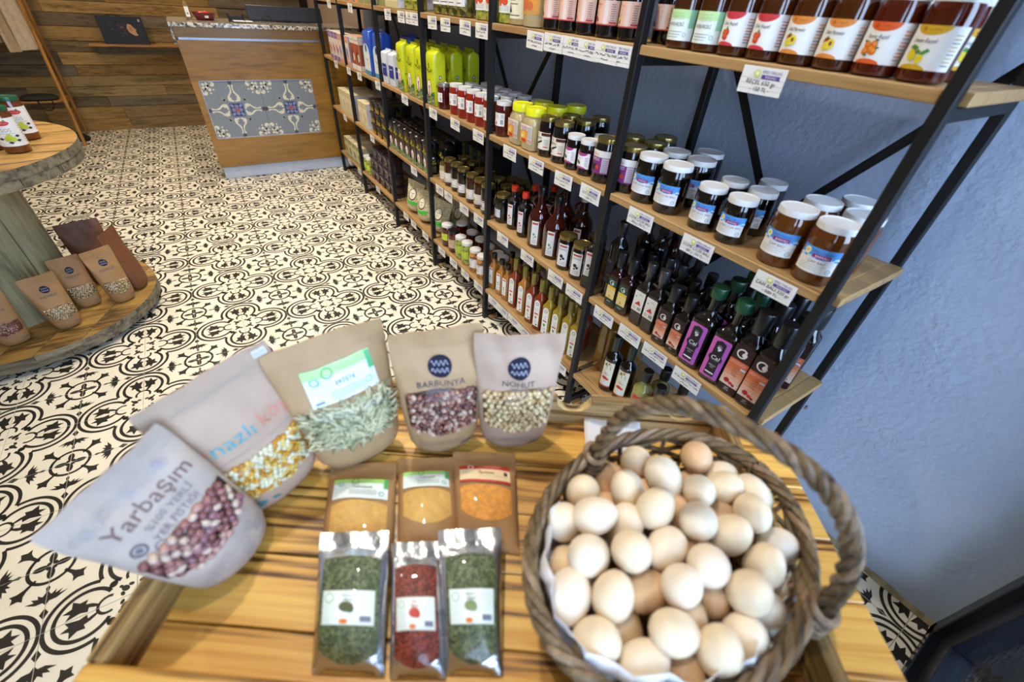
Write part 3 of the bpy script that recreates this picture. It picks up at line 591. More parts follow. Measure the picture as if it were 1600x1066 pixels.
def make_box(name, w_, d, h, side, fn, top='#d9cfb8', fy=None):
    R = empty(name); MB().box((-d/2, -w_/2, 0), (d/2, w_/2, h), c=.0015).build('carton', pm(side, .6), R, smooth=False)
    if fn: c = Canvas(); fn(c, w_*.98, h*.98); c.build('front_print', map_flat(-d/2, h*.01), R)
    if fy: c = Canvas(); fy(c, d*.96, h*.96); c.build('side_print', map_fy(-w_/2, h*.02), R)
    return R
def L_tea(bgk, txt, art):
    def f(c, W, H):
        c.rect(-W/2, 0, W/2, H*.20, '#7f8a58', 0, 4); c.poly([(-W*.5, H*.2), (W*.5, H*.2), (W*.5, H*.33), (W*.1, H*.26)], '#2c6a36', 0)
        rnd = random.Random(4)
        for i in range(26): c.ell((rnd.random()-.5)*W*.94, H*.02+rnd.random()*H*.16, W*.05, H*.02, rnd.choice(['#55663a', '#a0a878', '#3f5230', '#c9cdb0']), 1, 7)
        c.ell(-W*.1, H*.38, W*.24, H*.2, '#b8231e', 1, 18); c.ell(-W*.1, H*.38, W*.21, H*.18, '#ece8e0', 2, 18); c.poly([(-W*.17, H*.22), (-W*.03, H*.22), (-W*.06, H*.33), (-W*.02, H*.44), (-W*.18, H*.44), (-W*.14, H*.33)], '#8e1c16', 3); c.scrib(-W*.18, H*.50, W*.16, H*.02, INK, 3, 8)
        c.text('Çay', W*.06, H*.80, H*.12, txt, 2, W*.5, .2); c.scrib(-W*.42, H*.80, W*.26, H*.10, txt, 2, 7, W*.03); c.poly([(-W*.12, H*.86), (-W*.02, H*.96), (-W*.02, H*.87)], art, 2); c.poly([(-W*.14, H*.86), (-W*.2, H*.97), (-W*.1, H*.9)], art, 2)
    return f
def L_teaside(txt, dark='#26361c'):
    def f(c, W, H):
        c.ell(0, H*.66, W*.13, H*.05, '#39438c', 1, 14); c.ell(0, H*.66, W*.08, H*.03, '#dfe2ea', 2, 12); c.scrib(-W*.16, H*.55, W*.32, H*.05, dark, 1, 8, W*.03); c.text('Çay', W*.12, H*.46, H*.09, dark, 1, W*.4, .2); c.scrib(-W*.36, H*.46, W*.34, H*.07, dark, 1, 8, W*.035)
        for i in range(6): c.rect(-W*.3, H*(.08+.045*i), W*.3, H*(.09+.045*i), txt, 1)
    return f
def L_box(a, b, art):
    def f(c, W, H):
        c.rect(-W/2, 0, W/2, H, a, 0); c.rect(-W*.5, H*.0, W*.5, H*.16, b, 1); c.rect(-W*.5, H*.78, W*.5, H, b, 1); c.scrib(-W*.4, H*.88, W*.8, H*.07, a, 2, 14); c.ell(-W*.1, H*.45, W*.26, H*.16, art, 1, 14); c.ell(W*.2, H*.38, W*.16, H*.12, b, 2, 12)
        for i in range(3): c.rect(-W*.35, H*(.2+.035*i), W*.3, H*(.21+.035*i), '#6f6a64', 1)
    return f

# ------------------------------------------------------------------ standing paper bags
KRAFT = pm('#a5855f', .6, var=.05, bump=.8, bscale=24); KRAFTG = pm('#a8998c', .6, var=.08, bump=.9, bscale=24); KRAFTB = pm('#9c7448', .6, var=.05, bump=.5, bscale=45); KDARK = pm('#6e4326', .55, var=.06, bump=.5, bscale=40); KPALE = pm('#ad937e', .6, var=.04, bump=.8, bscale=24)
M_FILM = film('clear_film', .02)
PRQ = [0, .05, .12, .28, .45, .62, .76, .86, .965, 1.0]; PRW = [.335, .375, .405, .438, .458, .474, .488, .498, .5, .487]; PRD = [.55, .80, .95, 1.0, .84, .58, .32, .08, .02, .02]
def make_bag(name, W, H, D, mat, win=None, fn=None, seed=0, back=True):
    R = empty(name); rnd = random.Random(seed); ph = [rnd.random()*6 for _ in range(6)]
    def hw(q): return float(np.interp(q, PRQ, PRW))*W
    def hd(q): return float(np.interp(q, PRQ, PRD))*D/2+.0006
    def wr(x, q): return (.0020*math.sin(x/W*9+ph[0]+q*5)+.0014*math.sin(q*17+ph[1]+x/W*4)+.0010*math.sin(x/W*23+q*13+ph[3]))*(.35 if q < .6 else 1.0)+.0035*math.sin(x/W*4+ph[2])*max(0, q-.8)*5
    def front(x, q): t = min(1, abs(x)/hw(q)); return -hd(q)*(1-t**2.3)**(1/2.0)+wr(x, q)
    NS, NQ = 22, 26; vs = []; fs = []
    for i in range(NQ+1):
        q = i/NQ
        for side in (0, 1):
            for k in range(NS):
                s_ = -math.cos(PI*(k/NS if side == 0 else (1-k/NS))); x = hw(q)*s_
                y = front(x, q) if side == 0 else (2*wr(x, q)-front(x, q))
                zc = H*q+(.006*(abs(s_)**2)*(1-q) if q < .1 else 0)
                vs.append((x, y, zc))
    n = 2*NS
    for i in range(NQ):
        for k in range(n): fs.append((i*n+k, i*n+(k+1) % n, (i+1)*n+(k+1) % n, (i+1)*n+k))
    fs.append(tuple(range(n))[::-1]); fs.append(tuple(NQ*n+k for k in range(n)))
    BG = MB().add(vs, fs).build('bag', mat, R, ang=60)
    mp = lambda x, z, e: (x, front(x, z/H)-e, z)
    # zip line and top seal crease
    c = Canvas()
    for q in (.855, .885): 
        m_ = 14
        for k in range(m_): c.stroke([(hw(q)*.98*(-1+2*k/m_), H*q), (hw(q)*.98*(-1+2*(k+1)/m_), H*q)], H*.006, mat, 0)
    if fn: fn(c, W, H)
    c.build('print', mp, R, eps=.0005, seg=.012)
    if win:
        z0, z1, kw, kind = win; nx, nz = 16, 8
        def pnt(i, j, e): 
            s_ = -1+2*i/nx; zb = z0+.012*(s_*s_); zt = z1+.006*math.sin(s_*2+seed); z = zb+(zt-zb)*j/nz; x = hw(z/H)*kw*s_; return (x, front(x, z/H)-e, z)
        for nm, e, m_ in (('gap_shade_backing', .0006, pm({'#c9ae82': '#7a5f3c', '#8f6250': '#4a2f26', '#bab28c': '#5c553a', '#c48a1e': '#8a6420', '#8e5f58': '#4e332e'}.get(kind[2][0], '#6e5536'), .8)), ('window_film', .0062 if kind[0] != 'powder' else .0022, M_FILM)):  # backing takes darkened bean colours, painting in the shade between the beans
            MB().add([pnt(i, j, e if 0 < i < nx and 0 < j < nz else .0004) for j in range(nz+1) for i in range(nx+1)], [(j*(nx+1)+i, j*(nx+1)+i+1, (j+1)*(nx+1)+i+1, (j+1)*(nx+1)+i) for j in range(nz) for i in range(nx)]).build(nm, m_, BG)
        typ, rad, cols, step = kind; mats = [pm(cc, .4, var=.1) for cc in cols]; mb = MB(); z = z0+rad[0]*.5; row = 0
        while z < z1+rad[0]*.2:
            wd = hw(z/H)*kw; x = -wd+rad[0]+(step*.5 if row % 2 else 0)
            while x < wd-rad[0]*.6:
                if z > z0+.012*(x/wd)**2:
                    px_, pz_ = x+rnd.uniform(-.2, .2)*step, z+rnd.uniform(-.2, .2)*step; rot = Matrix.Rotation(rnd.random()*6, 3, 'Y') @ Matrix.Rotation(rnd.uniform(-.5, .5), 3, 'X') @ Matrix.Rotation(rnd.random()*6, 3, 'Z') if typ != 'stick' else Matrix.Rotation(rnd.choice([.3, 1.0, 1.6, 2.2, 2.8, .7])+rnd.uniform(-.3, .3), 3, 'Y')
                    mb.ell((px_, front(px_, min(.99, max(.01, pz_/H)))-rad[1]*rnd.uniform(.35, .65), pz_), (rad[0], rad[1], rad[2]) if typ != 'stick' else (rad[2], rad[1], rad[0]), rot, 8, 6, rnd.randrange(len(mats)))
                x += step
            z += step*(.86 if typ != 'stick' else .8); row += 1
        ob = mb.build('contents', mats, BG, ang=180); ob['kind'] = 'stuff'
    return R

# ------------------------------------------------------------------ stock on the rack
KIND = {
 'honeyL': lambda: make_jar('honey_jar', .041, .123, DARK, WLID, (L_honey('SÜZME ÇİÇEK BALI'), .074, .050, .026)),
 'honeyM': lambda: make_jar('honey_jar', .036, .106, DARK, WLID, (L_honey('SÜZME ÇİÇEK BALI'), .066, .046, .022)),
 'honeyN': lambda: make_jar('honey_jar', .041, .124, AMBER, WLID, (L_honey('ÇAM BALI'), .076, .052, .026)),
 'kayisi': lambda: make_jar('jam_jar', .0352, .115, JAMG, WLID, (L_ayva, .072, .056, .016)),
 'cilek': lambda: make_jar('jam_jar', .0342, .115, JAMG, WLID, (L_jam('Çilek Reçeli', '#cf3a44', fr_berry), .082, .056, .018)),
 'seftali': lambda: make_jar('jam_jar', .0342, .115, JAMG, WLID, (L_jam('Şeftali Marmelatı', '#dd8a3a', fr_peach), .082, .056, .018)),
 'turunc': lambda: make_jar('jam_jar', .0342, .115, JAMR, WLID, (L_jam('Turunç Reçeli', '#dd5a22', fr_orange), .082, .056, .018)),
 'limon': lambda: make_jar('jam_jar', .0342, .115, JAMR, WLID, (L_jam('Limon Reçeli', '#cfa21e', fr_lemon), .082, .056, .018)),
 'darkjam': lambda: make_jar('jam_jar', .034, .105, DARK, GLID, (L_plain('#d3c2c4', '#a83a44'), .07, .05, .016)),
 'sesame': lambda: make_jar('sesame_paste_jar', .037, .12, CREAMG, WLID, (L_plain('#e6dfc0', '#3a3a34', '#8a8468'), .08, .075, .018)),
 'peanut': lambda: make_jar('peanut_butter_jar', .043, .12, CREAMG, WLID, (L_flatart('#dd9a3e', '#c86a1e', '#c86a3a'), .095, .058, .034)),
 'pkA': lambda: make_jar('preserve_jar', .037, .112, BLACKG, GLID, (L_pink('#3f6a34'), .082, .052, .028)),
 'pkB': lambda: make_jar('preserve_jar', .037, .112, BLACKG, GLID, (L_pink('#4f8a3c'), .082, .052, .028)),
 'pkC': lambda: make_jar('preserve_jar', .037, .112, BLACKG, GLID, (L_pink('#a85a34'), .082, .052, .028)),
 'pkD': lambda: make_jar('preserve_jar', .037, .112, BLACKG, GLID, (L_pink('#c83060'), .082, .052, .028)),
 'pkE': lambda: make_jar('preserve_jar', .037, .112, BLACKG, GLID, (L_pink('#d8d020'), .082, .052, .028)),
 'pickle': lambda: make_jar('pickle_jar', .0345, .14, PICK, GLID, (L_plain('#e4e4e0', '#d9d0c8', None, 4), .085, .085, .034)),
 'pickleO': lambda: make_jar('pickle_jar', .0355, .14, GREENJ, GLID, (L_flatart('#e6e6e0', '#e6e6e0', '#d2502a'), .085, .085, .030)),
 'redS': lambda: make_jar('pepper_paste_jar', .032, .122, REDS, WLID, (L_red, .056, .046, .038), neck=.86),
 'redD': lambda: make_jar('pepper_paste_jar', .032, .122, DREDS, WLID, (L_red, .056, .046, .038), neck=.86),
 'silver': lambda: make_jar('sauce_jar', .030, .105, DREDS, SLID, (L_red, .05, .038, .03)),
 'tahini': lambda: make_jar('tahini_jar', .038, .138, CREAMG, YLID, (L_tahini, .068, .06, .025), lid_h=.026, lid_r=.037, e=4.5, neck=.70),
 'carob': lambda: make_jar('molasses_jar', .0355, .126, BLACKG, GLID, (L_carob, .074, .055, .024)),
 'smallp': lambda: make_jar('syrup_jar', .030, .104, BLACKG, WLID, (L_smallp, .06, .046, .022)),
 'purple': lambda: make_jar('molasses_jar', .0375, .126, BLACKG, GLID, (L_purple, .086, .066, .028)),
 'hjA': lambda: make_jar('small_jar', .033, .135, BROWNG, GLID, (L_plain('#e6e4de', '#d8c050', '#c8a030'), .066, .046, .022), neck=.86),
 'hjB': lambda: make_jar('small_jar', .033, .135, BLACKG, GLID, (L_plain('#e4e2e0', '#8a3a6a', '#4a2a4e'), .066, .042, .022), neck=.86),
 'hjC': lambda: make_jar('small_jar', .036, .125, BLACKG, GLID, (L_plain('#c6cad6', '#a9aebd', None, 4), .05, .036, .026)),
 'hjD': lambda: make_jar('small_jar', .028, .098, CREAMG, GLID, (L_plain('#e6e4de', '#d8b040'), .056, .04, .02)),
 'rcap': lambda: make_bottle('syrup_bottle', .030, .185, BLACKG, RCAP, (L_flatart('#e0dcda', '#b5453c', '#b52a24'), .026, .09, .022), sh=.66, cap_h=.022, cap_r=.015, neck_z=.82),
 'jug': None,
 'gjar': lambda: make_jar('molasses_jar', .036, .132, BLACKG, GLID, (L_flatart('#e4e2de', '#b5453c', '#2c2a30', 'PEKMEZ'), .040, .088, .018)),
 'leafb': lambda: make_bottle('syrup_bottle', .027, .22, pm('#1a1512', .25, coat=.6), KCAP, (L_flatart('#e0deda', '#b5453c', '#2a2624'), .034, .09, .05), e=7, sh=.66, neck_r=.011, cap_r=.013),
 'tall': lambda: make_bottle('oil_bottle', .029, .27, BLACKG, KCAP, (L_plain('#232026', '#4a464e', None, 3), .03, .09, .06), sh=.7, neck_r=.012, cap_r=.015),
 'oliv': lambda: make_bottle('vinegar_bottle', .0240, .196, PLUMG, KCAP, (L_olive, .034, .088, .016), e=6, sh=.60, neck_r=.011, cap_h=.05, cap_r=.0155),
 'vine': lambda: make_bottle('vinegar_bottle', .0234, .212, pm('#1c1611', .2, coat=1., trans=.2), SLID if 0 else pm('#3a3a3e', .15, .3, coat=1.), (L_vine, .038, .07, .05), e=8, sh=.60, neck_r=.011, cap_h=.038, cap_r=.0145),
 'narS': lambda: make_bottle('pomegranate_bottle', .0245, .192, BLACKG, KCAP, (L_nar, .036, .1, .012), e=7, sh=.62, neck_r=.011, cap_h=.045, cap_r=.0165),
 'cal': lambda: make_bottle('sauce_bottle', .033, .252, BLACKG, GCAP, (L_cal, .050, .128, .016), e=5, sh=.60, neck_r=.013, cap_h=.03, cap_r=.021),
 'narL': lambda: make_bottle('pomegranate_bottle', .0268, .255, BLACKG, KCAP, (L_nar, .050, .15, .008), e=6, sh=.64, neck_r=.013, cap_h=.06, cap_r=.02),
 'wine': lambda: make_bottle('molasses_bottle', .032, .25, DARK, pm('#10201e', .3, coat=.5), (L_wine, .044, .12, .026), sh=.62, neck_r=.014, neck_z=.70, cap_h=.06, cap_r=.0155),
 'pale': lambda: make_bottle('lemon_bottle', .033, .20, PALEG, KCAP, (L_flatart('#c8323a', '#c8323a', '#e6dcd8'), .04, .05, .05), sh=.6, neck_r=.015, neck_z=.70, cap_h=.045, cap_r=.0175),
 'bigoil': lambda: make_bottle('oil_container', .04, .255, pm('#9a6c16', .1, coat=1., trans=.35), KCAP, None, e=6, sh=.82, neck_r=.016, neck_z=.9, cap_h=.02, cap_r=.018),
 'vinA': lambda: make_bottle('vinegar_bottle', .023, .252, OILG, OLCAP, (L_arch('#4e8a2c'), .030, .135, .022), e=6, sh=.62, neck_r=.0105, cap_h=.055, cap_r=.012),
 'vinB': lambda: make_bottle('vinegar_bottle', .023, .252, ROSEG, OLCAP, (L_arch('#d07a2a'), .030, .135, .022), e=6, sh=.62, neck_r=.0105, cap_h=.055, cap_r=.012),
 'vinC': lambda: make_bottle('vinegar_bottle', .023, .252, OIL2, OLCAP, (L_arch('#b5281e'), .030, .135, .022), e=6, sh=.62, neck_r=.0105, cap_h=.055, cap_r=.012),
 'oilS': lambda: make_bottle('oil_bottle', .021, .19, OIL2, KCAP, (L_flatart('#e4e4dc', '#b5453c', '#6a7a3a'), .026, .09, .03), e=6, sh=.62, neck_r=.010, cap_h=.025, cap_r=.014),
 'brine': lambda: make_jar('pickle_jar', .033, .125, GREENJ, WLID, (L_plain('#b9c83a', '#6a9a3a', '#d8d8cc', 3), .07, .045, .035)),
 'mixp': lambda: make_jar('pickle_jar', .033, .125, MIXJ, WLID, (L_plain('#e2e2dc', '#7a9aa0', '#8a9a5a', 4), .066, .05, .028)),
 'darkw': lambda: make_jar('sauce_jar', .035, .128, DREDS, WLID, (L_plain('#c8d83a', '#d8a030', None, 3), .06, .04, .04)),
 'beigej': lambda: make_jar('sauce_jar', .033, .125, DREDS, KCAP, (L_plain('#c9ab8c', '#a8866a', None, 3), .066, .05, .028)),
 'tea': lambda: make_pack('tea_packet', .092, .062, .235, pm('#cdd61a', .28, coat=.5, bump=.25, bscale=28), [('front_print', L_tea(0, '#23301a', '#2c6a36'), 'x'), ('side_print', L_teaside('#5f6a22'), 'y')]),
 'teaB': lambda: make_pack('tea_packet', .082, .06, .175, pm('#0f0f10', .22, coat=.6, bump=.25, bscale=28), [('front_print', L_tea(0, '#d8c81e', '#d8c81e'), 'x'), ('side_print', L_teaside('#8a8458', '#c9bc2a'), 'y')]),
 'salt': lambda: make_pack('salt_bag', .12, .08, .25, pm('#2a56c0', .25, coat=.6, bump=.3, bscale=22), [('front_print', lambda c, W, H: (c.rect(-W/2, H*.12, W/2, H*.60, '#d0d8da', 0), c.ell(0, H*.60, W/2, H*.24, '#b9d2e0', 1, 18, 0, PI), c.rect(-W/2, 0, W/2, H*.12, '#3a86b0', 0), c.ell(0, H*.72, W*.12, H*.1, '#26335a', 2), c.scrib(-W*.25, H*.42, W*.5, H*.05, '#2a3450', 2), c.scrib(-W*.2, H*.3, W*.4, H*.04, '#2a3450', 2)), 'x')]),
 'flour': lambda: make_pack('flour_packet', .09, .07, .17, pm('#c9ccd6', .5, bump=.2, bscale=30), [('front_print', lambda c, W, H: (c.rect(-W*.3, H*.3, W*.45, H*.75, '#2a2f86', 0), c.scrib(-W*.2, H*.6, W*.5, H*.08, '#e4e4ea', 1)), 'x'), ('side_print', lambda c, W, H: (c.rect(-W*.4, H*.32, W*.4, H*.75, '#2a2f86', 0), c.scrib(-W*.3, H*.6, W*.6, H*.08, '#e4e4ea', 1)), 'y')]),
 'boxR': lambda: make_box('carton_box', .095, .2, .19, '#b98a6a', L_box('#9a4a26', '#d6cfc4', '#7a2f18'), fy=L_box('#8a4626', '#cfc6ba', '#a85a30')),
 'boxP': lambda: make_box('carton_box', .075, .2, .175, '#c9bfae', L_box('#d9cfc0', '#7d5a9a', '#c86a3a')),
 'boxO': lambda: make_box('carton_box', .075, .2, .175, '#c9bfae', L_box('#d9c6b4', '#d08a6a', '#6a72b8'), fy=L_box('#7a80b8', '#9aa0d0', '#d9d4d8')),
 'boxC': lambda: make_box('carton_box', .085, .22, .165, '#cbbf9c', L_box('#dcd3ae', '#c6b888', '#c9a87a'), fy=L_box('#c6c8d2', '#d2d4de', '#b84a3a')),
 'boxK': lambda: make_box('dark_pack', .08, .11, .06, '#15161a', lambda c, W, H: (c.rect(-W*.5, 0, -W*.1, H, '#4a6a34', 0), c.scrib(-W*.44, H*.5, W*.3, H*.4, '#26401e', 1), c.scrib(W*.0, H*.5, W*.4, H*.4, '#54565e', 1))),
 'boxG': lambda: make_box('carton_box', .10, .22, .155, '#c2b592', L_box('#cfc49a', '#8a8a5a', '#7a7a4a')),
}
def make_jug():
    R = empty('vinegar_jug'); r, h = .047, .238; b = pm('#3c0f0a', .06, coat=1., trans=.25)
    loft_body([(r*.85, 0), (r*.98, .005), (r, .012), (r, h*.45), (r*.97, h*.51), (r*.86, h*.575), (r*.64, h*.635), (r*.43, h*.685), (.0165, h*.74), (.015, h*.9), (.015, h-.004)]).build('body', b, R)
    MB().lathe([(.017, h-.028), (.0175, h-.004), (.016, h), (.001, h)], 20).build('cap', KCAP, R)
    MB().tube([(0, .014+.022*math.sin(PI*t/10), h*.86-.05*t/10) for t in range(11)], .0045, 8).build('handle', b, R)
    label_on(R, L_flatart('#e0ded8', '#b5453c', '#5aa06a'), .03, .10, .016, r); return R
KIND['jug'] = make_jug
def make_tub(name, w_, h, tubm, lidm, acc):
    R = empty(name); MB().loft([sup(0, 0, z, q*w_/2, q*w_/2, 24, 6) for q, z in ((.84, 0), (.87, .003), (.97, h-.014), (.97, h-.012))]).build('tub', tubm, R)
    MB().loft([sup(0, 0, z, q*w_/2, q*w_/2, 24, 6) for q, z in ((1.02, h-.014), (1.05, h-.012), (1.05, h-.003), (1.0, h))]).build('lid', lidm, R)
    c = Canvas(); W, H = w_*.78, h*.66
    c.poly([(-W/2, 0), (W/2, 0), (W*.52, H*.62), (W*.2, H*.30), (-W*.1, H*.45), (-W*.52, H*.62)], acc, 0); c.ell(0, H*.70, W*.2, H*.2, '#3c3a34', 1); c.scrib(-W*.25, H*.2, W*.5, H*.1, '#231d12', 1)
    c.build('front_print', lambda x, y, e: (-(w_/2)*(.87+.10*(y+.006)/h)-e-.0006, -x, .006+y), R); return R
KIND['tubG'] = lambda: make_tub('halva_tub', .088, .072, pm('#1a1916', .3, coat=.4), pm('#24231f', .3, coat=.4), '#b08a22')
KIND['tubP'] = lambda: make_tub('fig_tub', .086, .085, pm('#2c2226', .2, coat=.8), pm('#1f1a24', .3, coat=.5), '#5a3a4e')
M_GRAIN = speckle('grain', ['#b8ad86', '#c9bf9a', '#a59a70', '#d6cdac', '#8f8660'], 260, .4, .5, coat=.5)
def P_grain(c, W, H):
    c.ell(-W*.02, H*.56, W*.22, H*.19, '#5a241c', 0, 20); c.ell(-W*.02, H*.57, W*.18, H*.16, '#d9d4c0', 1, 20); c.scrib(-W*.12, H*.60, W*.2, H*.05, '#3f6a34', 2); c.ell(-W*.02, H*.52, W*.08, H*.03, '#c9c0a0', 2); c.poly([(-W*.34, H*.36), (-W*.1, H*.33), (W*.36, H*.37), (W*.30, H*.26), (W*.05, H*.22), (-W*.28, H*.26)], '#3fae3c', 1)
def make_grain():
    R = make_bag('grain_bag', .15, .19, .075, M_GRAIN, None, P_grain, 77)
    for ch in R.children: ch.data.transform(Matrix.Rotation(-PI/2, 4, 'Z'))
    return R
KIND['grain'] = make_grain
PROT = {}; USED = set()
def place(key, x, y, z, label, cat, group=None, rz=0., tilt=None):
    if key not in PROT: o = PROT[key] = KIND[key]()
    else: o = copy_tree(PROT[key])
    o.location = (x, y, z); o.rotation_euler = (0, 0, rz)
    if tilt: o.rotation_euler = (tilt[0], tilt[1], rz)
    for k in ('group',):
        if k in o: del o[k]
    if label in USED and not group: print('DUPLABEL', label)
    USED.add(label); tag(o, label, cat, group); return o
ORD = ['first', 'second', 'third', 'fourth', 'fifth', 'sixth', 'seventh', 'eighth', 'ninth', 'tenth', 'eleventh', 'twelfth']
A_, B_, C_, D_ = LEV['A']+.0005, LEV['B']+.0005, LEV['C']+.0005, LEV['D']+.0005
rr = lambda a=.25: random.uniform(-a, a)
# top row, nearest bay: jams
for k, y, lab in (('darkjam', -.872, 'dark jam jar with a pale pink label just right of the second post'), ('kayisi', -.912, 'left one of two jam jars with pale green apricot labels'), ('kayisi', -.985, 'right one of two jam jars with pale green apricot labels'),
                  ('cilek', -1.053, 'left one of two strawberry jam jars with red topped labels'), ('cilek', -1.124, 'right one of two strawberry jam jars with red topped labels'), ('seftali', -1.193, 'left one of two peach marmalade jars with orange topped labels'),
                  ('seftali', -1.262, 'right one of two peach marmalade jars with orange topped labels'), ('turunc', -1.331, 'jam jar whose label shows a bunch of orange fruits'), ('limon', -1.401, 'jam jar whose label shows yellow lemons, behind the nearest post')):
    place(k, 1.94 if k != 'darkjam' else 2.0, y, A_, lab, 'jar', 'jam jars on the top row', rz=.22 if k != 'limon' else .1)
place('limon', 2.05, -1.40, A_, 'lemon jam jar in the second row, right of the nearest post', 'jar', 'jam jars on the top row', rz=1.1)
for i, y in enumerate((-.93, -1.0, -1.08, -1.17, -1.25, -1.33)): place('cilek' if i % 2 else 'seftali', 2.05, y, A_, '%s jam jar from the left in the hidden second row of the top shelf' % ORD[i], 'jar', 'jam jars on the top row')
# top row, second bay
for k, y, lab in (('pickleO', -.146, 'tall jar with a white label right beside the third post'), ('sesame', -.222, 'sesame paste jar with a cream label on the top shelf'), ('peanut', -.312, 'peanut butter jar with an orange picture label on the top shelf'),
                  ('pkA', -.412, 'black preserve jar with a tiny green tree on its pink label'), ('pkB', -.490, 'black preserve jar with a mint leaf on its pale label'), ('pkC', -.574, 'black preserve jar with brown nuts on its peach label'),
                  ('pkD', -.660, 'black preserve jar with a magenta fruit on its pink label'), ('pkE', -.745, 'black preserve jar with a yellow fruit on its peach label'), ('pkC', -.79, 'black preserve jar with a peach label half hidden by the second post')):
    place(k, 1.94 if y > -.78 else 2.02, y, A_, lab, 'jar', 'preserve jars on the top row', rz=rr(.1)+.15)
# top row, third bay: pickles
for i, (y, k) in enumerate(((.465, 'brine'), (.40, 'pickle'), (.325, 'pickle'), (.25, 'pickle'), (.175, 'pickle'), (.10, 'pickleO'), (.018, 'pickleO'), (-.057, 'pickleO'))):
    place(k, 1.938+(.05 if i in (0, 5) else 0), y, A_, '%s pickle jar from the left between the third and fourth posts, top row' % ORD[i], 'jar', 'pickle jars on the top row', rz=rr())
for i, (y, k) in enumerate(((.93, 'boxC'), (.84, 'boxC'))): place(k, 2.0, y, A_, ('left' if i == 0 else 'right')+' cream carton left of the pickle jars, top row', 'box', 'cream cartons on the top row')
for i, (y, k) in enumerate(((.745, 'brine'), (.64, 'brine'))): place(k, 1.94, y, A_, ('left' if i == 0 else 'right')+' yellow green pickle jar beside the cream cartons, top row', 'jar', 'pickle jars on the top row')
for i, y in enumerate((1.03, 1.13)): place('boxG', 2.03, y, A_, ('right' if i == 0 else 'left')+' tan carton left of the cream cartons on the top row', 'box', 'tan cartons on the top row')
for i, y in enumerate((1.30, 1.42, 1.54, 1.66)): place(('boxG', 'boxG', 'boxO', 'boxO')[i], 2.01, y, A_, '%s carton from the right in the fifth bay, top row' % ORD[i], 'box', 'cartons of the fifth bay top row')
for i, y in enumerate((2.0, 2.1, 2.2, 2.3, 2.4)): place(('boxP', 'boxO')[i % 2], 2.01, y, A_, '%s carton from the right in the bay by the counter, top row' % ORD[i], 'box', 'cartons by the counter top row')
# second row: honey
def trio(key, pts, names, cat, group, z, rz0=.15):
    for (x, y), nm in zip(pts, names): place(key, x, y, z, nm, cat, group, rz=rz0+rr(.08))
trio('honeyL', [(1.946, -.913), (1.944, -1.0), (2.048, -.992), (2.045, -.907), (2.138, -.95)], ['large dark honey jar in front, left of its pair', 'large dark honey jar in front, right of its pair', 'large dark honey jar behind, right one of the second row', 'large dark honey jar behind, left one of the second row', 'large dark honey jar standing rearmost by the wall'], 'jar', 'large dark honey jars', B_)
trio('honeyM', [(1.942, -1.118), (1.940, -1.202), (2.035, -1.192), (2.035, -1.112), (2.12, -1.165)], ['small dark honey jar in front, left of its pair', 'small dark honey jar in front, right of its pair', 'small dark honey jar behind, right one of the second row', 'small dark honey jar behind, left one of the second row', 'small dark honey jar standing rearmost by the wall'], 'jar', 'small dark honey jars', B_)
trio('honeyN', [(1.944, -1.322), (1.941, -1.407), (2.045, -1.322), (2.045, -1.408), (2.135, -1.36)], ['amber pine honey jar in front, left of its pair', 'amber pine honey jar in front, next to the nearest post', 'amber pine honey jar behind, left one of the second row', 'amber pine honey jar behind the nearest post, second row', 'amber pine honey jar standing rearmost by the wall'], 'jar', 'amber pine honey jars', B_)
# second row: tahini and molasses
trio('tahini', [(1.936, -.275), (1.936, -.362), (2.03, -.275), (2.03, -.362), (2.12, -.36)], ['yellow lidded tahini jar in front, left of its pair', 'yellow lidded tahini jar in front, right of its pair', 'yellow lidded tahini jar in the second row, left', 'yellow lidded tahini jar in the second row, right', 'yellow lidded tahini jar standing rearmost'], 'jar', 'tahini jars', B_, .0)
trio('carob', [(1.94, -.442), (1.94, -.522), (2.03, -.445), (2.03, -.527), (2.12, -.50)], ['black molasses jar with carob pod label, left of its pair', 'black molasses jar with carob pod label, right of its pair', 'gold lidded black jar behind the carob molasses, left', 'gold lidded black jar behind the carob molasses, right', 'gold lidded black jar rearmost behind the carob molasses'], 'jar', 'carob molasses jars', B_, .1)
trio('smallp', [(1.934, -.598), (1.934, -.664), (2.01, -.64)], ['small white lidded jar with purple label, left of its pair', 'small white lidded jar with purple label, right of its pair', 'small white lidded jar behind the purple labelled pair'], 'jar', 'small mulberry jars', B_, .1)
trio('purple', [(1.942, -.737), (1.952, -.832), (2.035, -.745), (2.05, -.822), (2.135, -.785)], ['gold lidded molasses jar with purple berry label', 'gold lidded molasses jar with purple label behind the second post', 'gold lidded jar behind the purple labelled molasses, left', 'gold lidded jar behind the purple labelled molasses, right', 'gold lidded jar rearmost behind the purple labelled molasses'], 'jar', 'purple labelled molasses jars', B_, .05)
# second row: pepper paste
ys = [.262, .180, .100, .022, -.052, -.150]
for i, y in enumerate(ys): place('redS' if i < 5 else 'redD', 1.934, y, B_, '%s red pepper paste jar from the left in the front row' % ORD[i], 'jar', 'red pepper paste jars', rz=.2+rr(.1))
for rI, (xx, nm) in enumerate(((2.01, 'second'), (2.085, 'third'))):
    for i, y in enumerate(ys[:6]): place('redD', xx, y-.012*rI, B_, '%s white lidded red jar from the left in the %s row' % (ORD[i], nm), 'jar', 'red pepper paste jars', rz=.2)
place('silver', 1.93, .385, B_, 'small dark red jar with a silver lid beside the fourth post', 'jar')
